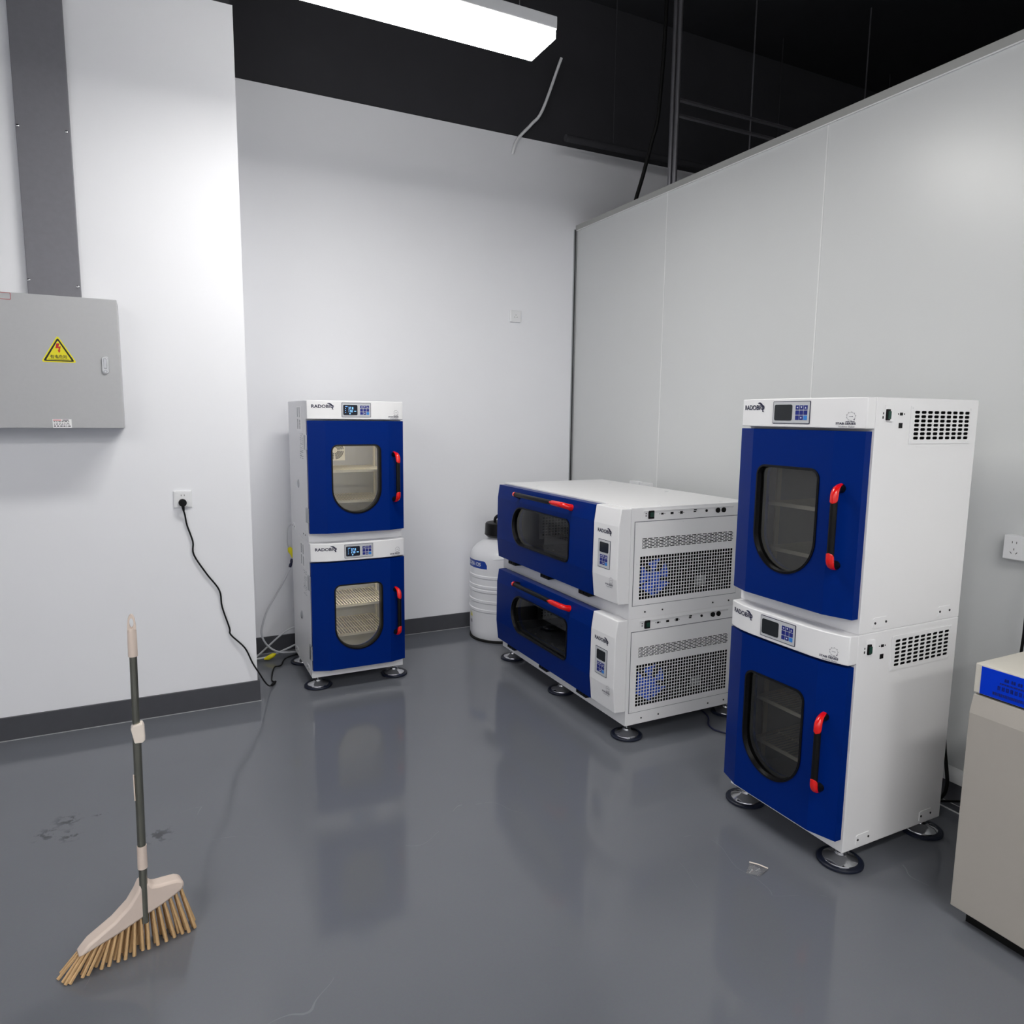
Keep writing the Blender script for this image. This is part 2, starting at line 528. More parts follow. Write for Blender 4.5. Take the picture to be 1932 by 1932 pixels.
def series_mark(parent, fn, w):
    """dial of dashes above the small series lettering; fn(a, b) with a from the right edge going left negative"""
    mb = MB()
    vs, fs = text_fit('STAB SERIES', w, w * 0.115, bold=0.03)
    put2d(mb, vs, fs, lambda a, b: fn(a - w, b))
    vs, fs = text_fit('Incubator Shaker', w * 0.78, w * 0.075)
    put2d(mb, vs, fs, lambda a, b: fn(a - w * 0.82, b - w * 0.13))
    mb.add([fn(-w * 0.50, w * 0.145), fn(-w * 0.30, w * 0.145), fn(-w * 0.30, w * 0.17), fn(-w * 0.50, w * 0.17)], [(0, 1, 2, 3)])
    mb.add([fn(-w * 0.26, w * 0.145), fn(-w * 0.06, w * 0.145), fn(-w * 0.06, w * 0.17), fn(-w * 0.26, w * 0.17)], [(0, 1, 2, 3)])
    cx, cy, r = -w * 0.25, w * 0.42, w * 0.19
    for i in range(26):
        a = -0.55 + (2 * PI - 0.7) * i / 25
        r1 = r * (1.28 if i % 3 == 0 else 1.12)
        d = 0.05
        mb.add([fn(cx + r * math.cos(a - d), cy + r * math.sin(a - d)), fn(cx + r1 * math.cos(a - d), cy + r1 * math.sin(a - d)),
                fn(cx + r1 * math.cos(a + d), cy + r1 * math.sin(a + d)), fn(cx + r * math.cos(a + d), cy + r * math.sin(a + d))], [(0, 1, 2, 3)])
    q = [(cx + r * 0.85 + 0.028 * w * math.cos(2 * PI * i / 10), cy - r * 0.85 + 0.028 * w * math.sin(2 * PI * i / 10)) for i in range(10)]
    mb.add([fn(a, b) for a, b in q], [tuple(range(10))])
    mb.add([fn(cx - r * 0.5, cy - w * 0.008), fn(cx + r * 0.35, cy - w * 0.008), fn(cx + r * 0.35, cy + w * 0.008), fn(cx - r * 0.5, cy + w * 0.008)], [(0, 1, 2, 3)])
    mb.add([fn(cx + r * 0.3, cy - w * 0.025), fn(cx + r * 0.55, cy), fn(cx + r * 0.3, cy + w * 0.025)], [(0, 1, 2)])
    return mb.build('series_mark', 'ink', parent, fix=False)

def rrect(x0, x1, y0, y1, r, n=4):
    out = []
    for cx, cy, a0 in ((x1 - r, y0 + r, -PI / 2), (x1 - r, y1 - r, 0), (x0 + r, y1 - r, PI / 2), (x0 + r, y0 + r, PI)):
        for i in range(n + 1):
            a = a0 + PI / 2 * i / n
            out.append((cx + r * math.cos(a), cy + r * math.sin(a)))
    return out

def control_panel(parent, fn3, w, h, vertical, lit, k):
    """fn3(a, b, o): a right, b up from the lower-left corner, o outwards. Returns the overlay with its screen and keys as sub-parts."""
    pan = MB()
    pan.prism(rrect(0, w, 0, h, 0.003), lambda a, b, t: fn3(a, b, t), 0, 0.0015)
    p = lab(pan.build('control_panel', 'ink', parent, k), 'grey overlay in a dark outline')
    e = 0.0022
    MB().prism(rrect(e, w - e, e, h - e, 0.002), lambda a, b, t: fn3(a, b, t), 0.0012, 0.0022).build('overlay', 'plate', p, k)
    if vertical:
        sx0, sx1, sy0, sy1 = 0.14 * w, 0.86 * w, 0.55 * h, 0.91 * h
        kx0, kx1, ky0, ky1 = 0.18 * w, 0.82 * w, 0.10 * h, 0.48 * h
    else:
        sx0, sx1, sy0, sy1 = 0.05 * w, 0.535 * w, 0.14 * h, 0.85 * h
        kx0, kx1, ky0, ky1 = 0.62 * w, 0.945 * w, 0.16 * h, 0.83 * h
    sm = MB().prism(rrect(sx0, sx1, sy0, sy1, 0.006), lambda a, b, t: fn3(a, b, t), 0.002, 0.0032)
    sm.build('screen', 'screen_on' if lit else 'screen_off', p, k)
    if lit:
        mb = MB()
        sw, sh = sx1 - sx0, sy1 - sy0
        for s, x, y, ww, hh in (('37.8', 0.36, 0.55, 0.34, 0.25), ('120', 0.38, 0.28, 0.28, 0.20)):
            vs, fs = text_fit(s, ww * sw, hh * sh)
            put2d(mb, vs, fs, lambda a, b: fn3(sx0 + x * sw + a, sy0 + y * sh + b, 0.0038))
        for x, y, ww, hh in ((0.76, 0.36, 0.14, 0.06), (0.14, 0.82, 0.16, 0.035), (0.14, 0.64, 0.05, 0.035), (0.14, 0.44, 0.05, 0.035), (0.14, 0.24, 0.05, 0.035), (0.42, 0.1, 0.09, 0.08)):
            a0, b0 = sx0 + x * sw, sy0 + y * sh
            mb.poly([fn3(a0, b0, 0.0038), fn3(a0 + ww * sw, b0, 0.0038), fn3(a0 + ww * sw, b0 + hh * sh, 0.0038), fn3(a0, b0 + hh * sh, 0.0038)])
        mb.build('digits', 'digit', p, k, fix=False)
    cw, ch = (kx1 - kx0) / 3, (ky1 - ky0) / 3
    for r in range(3):
        for c in range(3):
            a0, b0 = kx0 + c * cw + cw * 0.06, ky0 + r * ch + ch * 0.06
            a1, b1 = a0 + cw * 0.86, b0 + ch * 0.86
            MB().prism(rrect(a0, a1, b0, b1, 0.001, 2), lambda a, b, t: fn3(a, b, t), 0.002, 0.003).build('key', 'keylight' if (r == 0 and c == 2) else 'key', p, k)
            am, bm_ = (a0 + a1) / 2, (b0 + b1) / 2
            q = cw * 0.2
            if r == 2:
                tri = [[(am - q, bm_), (am + q, bm_ - q), (am + q, bm_ + q)], [(am - q, bm_ + q), (am, bm_ - q), (am + q, bm_ + q)], [(am - q, bm_ - q), (am + q, bm_ - q), (am, bm_ + q)]][c]
                MB().poly([fn3(a, b, 0.0034) for a, b in tri]).build('key_symbol', 'glyph', p, k, fix=False)
            elif r == 0 and c == 1:
                MB().poly([fn3(am + q * 0.8 * math.cos(i * PI / 4), bm_ + q * 0.8 * math.sin(i * PI / 4), 0.0034) for i in range(8)]).build('key_symbol', 'glyph', p, k, fix=False)
    return p

def window_outline(kind, n=14):
    """closed outline, counter-clockwise seen from the front, and a centre to project from"""
    pts = []
    if kind == 'arch':          # square shoulders, half-round foot
        x0, x1, zt, zb, r, rr = 0.122, 0.382, 0.527, 0.163, 0.030, 0.13
        cx = (x0 + x1) / 2
        zc = zb + rr
        for i in range(2 * n + 1):
            a = PI + PI * i / (2 * n)
            pts.append((cx + rr * math.cos(a), zc + rr * math.sin(a)))
        for i in range(7):
            a = PI / 2 * i / 6
            pts.append((x1 - r + r * math.cos(a), zt - r + r * math.sin(a)))
        for i in range(7):
            a = PI / 2 + PI / 2 * i / 6
            pts.append((x0 + r + r * math.cos(a), zt - r + r * math.sin(a)))
        return pts, (cx, 0.34)
    x0, x1, zt, zb, r = 0.258, 0.893, 0.410, 0.196, 0.032   # half-round on the left, rounded corners on the right
    rr = (zt - zb) / 2
    zc = (zt + zb) / 2
    for i in range(7):
        a = -PI / 2 + PI / 2 * i / 6
        pts.append((x1 - r + r * math.cos(a), zb + r + r * math.sin(a)))
    for i in range(7):
        a = PI / 2 * i / 6
        pts.append((x1 - r + r * math.cos(a), zt - r + r * math.sin(a)))
    for i in range(2 * n + 1):
        a = PI / 2 + PI * i / (2 * n)
        pts.append((x0 + rr * 1.0 + rr * math.cos(a), zc + rr * math.sin(a)))
    return pts, ((x0 + x1) / 2, zc)

def project_to_rect(pts, c, x0, x1, z0, z1):
    out = []
    for (x, z) in pts:
        dx, dz = x - c[0], z - c[1]
        t = min(((x1 - c[0]) / dx if dx > 1e-9 else 1e9), ((x0 - c[0]) / dx if dx < -1e-9 else 1e9),
                ((z1 - c[1]) / dz if dz > 1e-9 else 1e9), ((z0 - c[1]) / dz if dz < -1e-9 else 1e9))
        out.append([c[0] + dx * t, c[1] + dz * t])
    for cx, cz in ((x0, z0), (x1, z0), (x1, z1), (x0, z1)):
        i = min(range(len(out)), key=lambda q: (out[q][0] - cx) ** 2 + (out[q][1] - cz) ** 2)
        out[i] = [cx, cz]
    return [tuple(p) for p in out]

def offset_outline(pts, d):
    n = len(pts)
    out = []
    for i in range(n):
        a = Vector(pts[i - 1]); b_ = Vector(pts[(i + 1) % n])
        t = (b_ - a).normalized()
        out.append((pts[i][0] + t.y * d, pts[i][1] - t.x * d))
    return out

def window_set(door, fn, pts, glass, k):
    """fn(a, b, o): gasket ring round the opening and the pane set inside it"""
    og = offset_outline(pts, 0.006)
    oi = offset_outline(pts, -0.001)
    g = MB()
    g.ring([fn(a, b, 0.0035) for a, b in og], [fn(a, b, 0.0045) for a, b in oi])
    g.strip([fn(a, b, -0.002) for a, b in og], [fn(a, b, 0.0035) for a, b in og])
    mid = offset_outline(pts, -0.004)
    g.strip([fn(a, b, 0.0045) for a, b in oi], [fn(a, b, -0.010) for a, b in mid])
    g.strip([fn(a, b, -0.010) for a, b in mid], [fn(a, b, -0.040) for a, b in mid])
    lab(g.build('window_gasket', 'black', door, k, smooth=50, fix=False), 'black gasket round the window')
    w = MB()
    w.add([fn(a, b, -0.012) for a, b in pts], [tuple(range(len(pts)))])
    lab(w.build('window_pane', glass, door, k, fix=False), 'see-through window pane')

def handle(door, A, B, out, h, r, k, cap_a=1.0, cap_b=1.0, start_w=0.3):
    """bow handle from A to B standing h off along out, black grip with red caps over both bends"""
    A, B, out = Vector(A), Vector(B), Vector(out).normalized()
    ax = (B - A).normalized()
    L = (B - A).length
    c = h * 0.62
    path = [A - out * 0.004, A + out * (h - c)]
    nb = 7
    for i in range(1, nb + 1):
        a = PI / 2 * i / nb
        path.append(A + out * (h - c) + ax * c * (1 - math.cos(a)) + out * c * math.sin(a))
    path2 = [B + out * (h - c) - ax * c * (1 - math.cos(PI / 2 * i / nb)) + out * c * math.sin(PI / 2 * i / nb) for i in range(nb, 0, -1)]
    full = path + path2 + [B + out * (h - c), B - out * 0.004]
    rad = [r * 1.4, r * 1.15] + [r] * (len(full) - 4) + [r * 1.15, r * 1.4]
    lab(MB().tube(full, rad, 14).build('handle', 'black', door, k, smooth=60), 'black bow handle')
    hd = door
    for end, s, o0, ext in ((A, ax, out, cap_a), (B, -ax, out, cap_b)):
        pl = []
        pl.append((end + o0 * (h - c) * 0.1, -s))
        pl.append((end + o0 * (h - c) * 0.6, -s))
        for i in range(0, nb + 1):
            a = PI / 2 * i / nb
            p = end + o0 * (h - c) + s * c * (1 - math.cos(a)) + o0 * c * math.sin(a)
            pl.append((p, (-s * math.cos(a) + o0 * math.sin(a)).normalized()))
        for j in range(1, 6):
            pl.append((end + o0 * h + s * (c + 0.020 * ext * j / 5), o0))
        side = s.cross(o0).normalized()
        rows = []
        nn = 9
        N = len(pl) - 1
        for i, (p, n_) in enumerate(pl):
            t = i / N
            wdt = math.radians(88) * (min(1.0, start_w + t * 1.3) if t < 0.6 else math.sqrt(max(0.0, 1 - ((t - 0.6) / 0.4) ** 2)))
            rows.append([p + (n_ * math.cos(wdt * (2 * q / (nn - 1) - 1)) + side * math.sin(wdt * (2 * q / (nn - 1) - 1))) * r * (1.40 - 0.25 * min(1.0, i / 3)) for q in range(nn)])
        mb = MB()
        for i in range(N):
            mb.strip(rows[i], rows[i + 1], closed=False)
        lab(mb.build('handle_cap', 'red', hd, k, smooth=60, merge=True), 'glossy red cap over the handle bend')
    return hd

def foot(parent, x, y, zt, k, hex_=True):
    """stem, bell-shaped steel foot and rubber ring; zt = underside of the cabinet above the floor"""
    f = MB().lathe([(0.0055, 0.03), (0.0055, zt)], (x, y, -zt), 14)
    f.lathe([(0.014, zt - 0.012), (0.014, zt - 0.002)], (x, y, -zt), 6)
    f.lathe([(0.060, 0.010), (0.058, 0.016), (0.046, 0.022), (0.030, 0.027), (0.021, 0.034), (0.019, 0.042), (0.012, 0.044)], (x, y, -zt), 36)
    o = lab(f.build('foot', 'chrome', parent, k, smooth=35), 'bright steel levelling foot')
    rg = MB().lathe([(0.070, 0.0), (0.0765, 0.004), (0.0765, 0.010), (0.072, 0.0135), (0.060, 0.013)], (x, y, -zt), 40)
    lab(rg.build('rubber_ring', 'footrubber', o, k, smooth=35), 'dark blue rubber ring')

def screw(mb, c, n, r=0.003, h=0.0015):
    n = Vector(n)
    c = Vector(c)
    mb.cyl(c, c + n * h, r, 8)

# ------------------------------------------------------------------ upright incubators
KI = 1.038
IW, ID, IH = 0.523, 0.527, 0.7645
HP = [(0.0, 0.040), (0.012, 0.046), (0.04, 0.056), (0.08, 0.066), (0.13, 0.0705), (0.26, 0.0715), (0.39, 0.0705), (0.44, 0.066), (0.48, 0.056), (0.511, 0.046), (0.523, 0.040)]
DP = [(0.0, 0.040), (0.088, 0.070), (0.432, 0.070), (0.523, 0.040)]

def incubator(name_label, loc, rz, lit, feet, group):
    k = KI
    R = empty('laboratory_incubator', loc, rz)
    tag(R, name_label, 'incubator', group)
    # body: shell with a chamber pocket in the front
    x0, x1, z0, z1, yd = 0.045, IW - 0.045, 0.085, 0.63, 0.43
    o = [(0, 0, 0), (IW, 0, 0), (IW, 0, IH), (0, 0, IH), (0, ID, 0), (IW, ID, 0), (IW, ID, IH), (0, ID, IH),
         (x0, 0, z0), (x1, 0, z0), (x1, 0, z1), (x0, 0, z1), (x0, yd, z0), (x1, yd, z0), (x1, yd, z1), (x0, yd, z1)]
    f = [(0, 1, 9, 8), (1, 2, 10, 9), (2, 3, 11, 10), (3, 0, 8, 11), (1, 5, 6, 2), (4, 0, 3, 7), (5, 4, 7, 6), (3, 2, 6, 7), (0, 4, 5, 1),
         (8, 9, 13, 12), (9, 10, 14, 13), (10, 11, 15, 14), (11, 8, 12, 15), (12, 13, 14, 15)]
    body = MB().add(o, f).build('body', 'white', R, k, bevel=0.003)
    ln = MB()
    e = 0.002
    q = [(x0 + e, 0.004, z0 + e), (x1 - e, 0.004, z0 + e), (x1 - e, 0.004, z1 - e), (x0 + e, 0.004, z1 - e), (x0 + e, yd - e, z0 + e), (x1 - e, yd - e, z0 + e), (x1 - e, yd - e, z1 - e), (x0 + e, yd - e, z1 - e)]
    ln.add(q, [(0, 1, 5, 4), (1, 2, 6, 5), (2, 3, 7, 6), (3, 0, 4, 7), (4, 5, 6, 7)])
    ch = lab(ln.build('chamber', 'liner', R, k, fix=False), 'steel-lined chamber')
    # perforated shelf rails at the back right, fan cover at the back left
    for y in (0.10, 0.36):
        MB().box((x1 - 0.010, y, z0 + 0.03), (x1 - 0.003, y + 0.022, z1 - 0.05)).build('shelf_rail', 'wire', ch, k)
        MB().box((x0 + 0.003, y, z0 + 0.03), (x0 + 0.010, y + 0.022, z1 - 0.05)).build('shelf_rail', 'wire', ch, k)
    fc = MB()
    cx, cz, yy = 0.245, 0.478, yd - 0.004
    fc.box((cx - 0.062, yy - 0.004, cz - 0.062), (cx + 0.062, yy - 0.001, cz + 0.062))
    fcv = lab(fc.build('fan_cover', 'cream', ch, k, bevel=0.001), 'cream fan cover with ring slots')
    sl = MB()
    for i in range(6):
        r0 = 0.018 + i * 0.0066
        for s4 in range(4):
            A, Bv = [], []
            for j in range(9):
                a = s4 * PI / 2 + 0.10 + (PI / 2 - 0.2) * j / 8
                A.append((cx + r0 * math.cos(a), yy - 0.0046, cz + r0 * math.sin(a)))
                Bv.append((cx + (r0 + 0.0036) * math.cos(a), yy - 0.0046, cz + (r0 + 0.0036) * math.sin(a)))
            sl.strip(A, Bv, closed=False)
    sl.build('fan_cover_slots', 'dark', ch, k, fix=False)
    for zs in (0.215, 0.385):
        sh = MB()
        ya, yb = 0.05, yd - 0.02
        xa, xb = x0 + 0.012, x1 - 0.012
        sh.box((xa, ya, zs - 0.012), (xb, ya + 0.005, zs + 0.002)).box((xa, yb - 0.004, zs - 0.004), (xb, yb, zs + 0.002))
        sh.box((xa, ya, zs - 0.006), (xa + 0.004, yb, zs)).box((xb - 0.004, ya, zs - 0.006), (xb, yb, zs))
        for i in range(1, 25):
            x = xa + (xb - xa) * i / 25
            sh.box((x - 0.0022, ya, zs - 0.001), (x + 0.0022, yb, zs + 0.003))
        for j in (1, 2):
            y = ya + (yb - ya) * j / 3
            sh.box((xa, y - 0.003, zs - 0.005), (xb, y + 0.003, zs - 0.001))
        sh.build('shelf', 'wire', R, k)
    if lit:
        lab(MB().box((0.16, 0.012, z1 - 0.010), (0.36, 0.03, z1 - 0.004)).build('interior_lamp', 'intlamp', R, k), 'lit strip lamp in the chamber roof')
    # header with the curved front
    hz0, hz1 = 0.666, IH - 0.001
    poly = [(u, -p) for u, p in HP]
    fine = []
    for i in range(41):
        u = IW * i / 40
        fine.append((u, -lerp_table(HP, u)))
    poly = [(0.0, -0.0005)] + fine + [(IW, -0.0005)]
    hd = MB().prism(poly, lambda a, b_, t: (a, b_, t), hz0, hz1).build('control_header', 'white', R, k, smooth=30, bevel=0.003)
    lab(hd, 'curved white header above the door')
    def fh(u0, zz):
        return lambda a, b_: (u0 + a, -lerp_table(HP, u0 + a) - 0.0012, zz + b_)
    lg = logo(hd, fh(0.022, 0.7245), 0.113)
    sm = series_mark(hd, fh(0.494, 0.678), 0.062)
    for oo in (lg, sm):
        for v in oo.data.vertices:
            v.co = v.co * k
    control_panel(R, lambda a, b_, o_: (0.176 + a, -0.0712 - o_, 0.678 + b_), 0.158, 0.076, False, lit, k)
    # door with facets
    dz0, dz1 = 0.055, 0.658
    pts, cc = window_outline('arch')
    back = 0.012
    d = MB()
    rect = project_to_rect(pts, cc, 0.088, 0.432, dz0, dz1)
    d.ring([(a, -0.070, b_) for a, b_ in rect], [(a, -0.070, b_) for a, b_ in pts])
    d.add([(0.0, -0.040, dz0), (0.088, -0.070, dz0), (0.088, -0.070, dz1), (0.0, -0.040, dz1)], [(0, 1, 2, 3)])
    d.add([(0.432, -0.070, dz0), (IW, -0.040, dz0), (IW, -0.040, dz1), (0.432, -0.070, dz1)], [(0, 1, 2, 3)])
    d.add([(0, -0.040, dz0), (0, -0.040, dz1), (0, -back, dz1), (0, -back, dz0)], [(0, 1, 2, 3)])
    d.add([(IW, -0.040, dz0), (IW, -0.040, dz1), (IW, -back, dz1), (IW, -back, dz0)], [(3, 2, 1, 0)])
    for zz in (dz0, dz1):
        d.add([(0, -0.040, zz), (0.088, -0.070, zz), (0.432, -0.070, zz), (IW, -0.040, zz), (IW, -back, zz), (0, -back, zz)], [(0, 1, 2, 3, 4, 5)])
    d.strip([(a, -0.070, b_) for a, b_ in pts], [(a, -back, b_) for a, b_ in pts])
    rb = project_to_rect(pts, cc, 0.0, IW, dz0, dz1)
    d.ring([(a, -back, b_) for a, b_ in rb], [(a, -back, b_) for a, b_ in pts])
    door = lab(d.build('door', 'blue', R, k, merge=True, smooth=8), 'deep blue faceted door')
    window_set(door, lambda a, b_, o_: (a, -0.070 - o_, b_), pts, 'glass' if lit else 'smoke', k)
    sg = MB().ring([(0.012, -0.004, dz0 + 0.012), (IW - 0.012, -0.004, dz0 + 0.012), (IW - 0.012, -0.004, dz1 - 0.002), (0.012, -0.004, dz1 - 0.002)], [(0.05, -0.004, 0.10), (IW - 0.05, -0.004, 0.10), (IW - 0.05, -0.004, 0.62), (0.05, -0.004, 0.62)])
    sg = MB()
    for a0, a1, b0, b1 in ((0.010, IW - 0.010, dz0 + 0.01, 0.088), (0.010, IW - 0.010, 0.627, dz1), (0.010, 0.05, 0.088, 0.627), (IW - 0.05, IW - 0.010, 0.088, 0.627)):
        sg.box((a0, -back, b0), (a1, 0.0005, b1))
    lab(sg.build('door_seal', 'plate', R, k), 'grey seal behind the door edge')
    handle(door, (0.463, -0.0595, 0.476), (0.463, -0.0595, 0.226), (0.25, -1.0, 0), 0.042, 0.0115, k)
    # hinges on the left side
    for za in (0.504, 0.112):
        hb = MB().box((-0.004, 0.008, za), (0.0005, 0.034, za + 0.078)).box((-0.009, -0.030, za), (0.0005, 0.004, za + 0.078))
        hb.cyl((-0.005, 0.005, za), (-0.005, 0.005, za + 0.078), 0.0055, 12)
        lab(hb.build('hinge', 'alu', R, k, bevel=0.001), 'silver door hinge')
    # right side: slotted vent plate, rocker switch, ports
    vp = MB()
    yv0, yv1, zv0, zv1 = 0.166, 0.489, 0.618, 0.739
    nx, nz = 9, 7
    sx0, sx1, sz0, sz1 = 0.182, 0.480, 0.630, 0.727
    t0, t1 = 0.0006, 0.0024
    for i in range(nx):
        for j in range(nz):
            a0 = sx0 + (sx1 - sx0) * i / nx; a1 = sx0 + (sx1 - sx0) * (i + 1) / nx
            b0 = sz0 + (sz1 - sz0) * j / nz; b1 = sz0 + (sz1 - sz0) * (j + 1) / nz
            inn = rrect(a0 + 0.0032, a1 - 0.0032, b0 + 0.0021, b1 - 0.0021, 0.0045, 2)
            outr = project_to_rect(inn, ((a0 + a1) / 2, (b0 + b1) / 2), a0, a1, b0, b1)
            vp.ring([(IW + t1, a, b_) for a, b_ in outr], [(IW + t1, a, b_) for a, b_ in inn])
            vp.strip([(IW + t1, a, b_) for a, b_ in inn], [(IW + t0, a, b_) for a, b_ in inn])
    for a0, a1, b0, b1 in ((yv0, yv1, zv0, sz0), (yv0, yv1, sz1, zv1), (yv0, sx0, sz0, sz1), (sx1, yv1, sz0, sz1)):
        vp.box((IW + t0, a0, b0), (IW + t1, a1, b1))
    vent = lab(vp.build('vent_plate', 'white', R, k), 'white vent plate with rows of slots')
    MB().box((IW + 0.0002, sx0, sz0), (IW + 0.0007, sx1, sz1)).build('vent_backing', 'dark', vent, k)
    for yy in (yv0 + 0.008, yv1 - 0.008):
        for zz in (zv0 + 0.006, zv1 - 0.006):
            ss = MB()
            screw(ss, (IW + t1, yy, zz), (1, 0, 0), 0.003)
            ss.build('vent_screw', 'plastic_white', vent, k)
    rs = MB().box((IW, 0.041, 0.690), (IW + 0.0012, 0.074, 0.741))
    rs.add([(IW + 0.0012, 0.041, 0.690), (IW + 0.0012, 0.074, 0.690), (IW + 0.008, 0.074, 0.690), (IW + 0.0012, 0.041, 0.741), (IW + 0.0012, 0.074, 0.741), (IW + 0.008, 0.074, 0.741)],
           [(0, 1, 2), (3, 5, 4), (0, 2, 5, 3), (1, 4, 5, 2)])
    sw = lab(rs.build('rocker_switch', 'white', R, k), 'recessed power switch')
    MB().box((IW + 0.001, 0.043, 0.693), (IW + 0.0075, 0.060, 0.728)).build('switch_body', 'black', sw, k, bevel=0.002)
    MB().box((IW + 0.007, 0.046, 0.697), (IW + 0.0105, 0.060, 0.722)).build('rocker', 'green', sw, k, bevel=0.002)
    pr = MB().box((IW, 0.036, 0.712), (IW + 0.0006, 0.032, 0.718)).box((IW, 0.036, 0.698), (IW + 0.0006, 0.031, 0.706))
    pr.build('switch_marks', 'inkblack', sw, k)
    po = MB().box((IW, 0.114, 0.709), (IW + 0.002, 0.126, 0.718))
    screw(po, (IW, 0.106, 0.7135), (1, 0, 0), 0.002)
    screw(po, (IW, 0.135, 0.7135), (1, 0, 0), 0.002)
    lab(po.build('data_port', 'black', R, k), 'small black data port')
    lab(MB().box((IW, 0.112, 0.669), (IW + 0.002, 0.128, 0.685)).build('network_port', 'black', R, k), 'small square black port')
    for side, xs in ((1, IW), (-1, 0.0)):
        for ya in (0.064, 0.404):
            br = MB().prism([(ya, 0.014), (ya + 0.070, 0.014), (ya + 0.070, 0.046), (ya + 0.064, 0.050), (ya + 0.006, 0.050), (ya, 0.046)], lambda a, b_, t: (xs + side * t, a, b_), 0, 0.0022)
            bo = lab(br.build('bracket', 'white', R, k), 'small white joining bracket')
            for dy in (0.008, 0.062):
                s2 = MB()
                screw(s2, (xs + side * 0.0022, ya + dy, 0.032), (side, 0, 0), 0.0042)
                s2.build('bracket_screw', 'gap', bo, k)
    # left side: sticker, printed table, access port plug
    st = MB().box((-0.0008, 0.125, 0.598), (0.0, 0.245, 0.735))
    sto = lab(st.build('warning_sticker', 'labelwhite', R, k), 'white sticker with columns of small print')
    for (ya, za, zb) in ((0.148, 0.61, 0.66), (0.162, 0.61, 0.66), (0.208, 0.61, 0.665), (0.222, 0.61, 0.665), (0.156, 0.675, 0.728), (0.170, 0.675, 0.728), (0.210, 0.675, 0.728), (0.222, 0.675, 0.728)):
        tx = MB()
        z = za
        while z < zb:
            dz = random.uniform(0.002, 0.006)
            tx.box((-0.0012, ya, z), (-0.0006, ya + 0.009, min(z + dz, zb)))
            z += dz + 0.002
        tx.build('print_column', 'inkgrey', sto, k)
    tb = MB()
    for i in range(13):
        for ya in (0.088, 0.112, 0.138, 0.160):
            if random.random() < 0.8:
                h = random.uniform(0.002, 0.005)
                tb.box((-0.0006, ya, 0.45 + i * 0.011), (0.0, ya + random.uniform(0.006, 0.016), 0.45 + i * 0.011 + h))
    tb.build('printed_table', 'inkgrey', R, k)
    lab(MB().lathe([(0.024, 0), (0.024, 0.004), (0.016, 0.008), (0.010, 0.009)], (0, 0, 0), 24).build('port_plug', 'chrome', R, k, smooth=40), 'round steel plug on the left side')
    pp = [c for c in R.children if c.name.startswith('port_plug')][-1]
    pp.location = (0.0, 0.255 * k, 0.300 * k)
    pp.rotation_euler = (0, -PI / 2, 0)
    if feet:
        zt = loc[2] / k
        for x in (0.04, IW - 0.04):
            for y in (0.045, ID - 0.045):
                foot(R, x, y, zt, k)
    return R

zb0 = 0.0666
GI = 'blue-door upright incubators'
incubator('lower lit incubator of the stack by the back wall, glowing digits on its display', (0.7515, 4.026, zb0), 0, True, True, GI)
incubator('upper lit incubator of the stack by the back wall, ring-slotted fan cover behind its window', (0.7515, 4.026, zb0 + IH * KI), 0, True, False, GI)
incubator('lower unlit incubator of the stack nearest the camera, standing on steel feet', (2.092, 2.087, zb0), -PI / 2, False, True, GI)
incubator('upper unlit incubator of the stack nearest the camera, blank display on its header', (2.092, 2.087, zb0 + IH * KI), -PI / 2, False, False, GI)

# ------------------------------------------------------------------ wide shakers
KS = 1.0324
SW, SD, SH = 1.325, 0.725, 0.5235
SP = [(0.076, 0.060), (0.193, 0.0715), (0.440, 0.0690), (0.5185, 0.0570)]     # z, outward

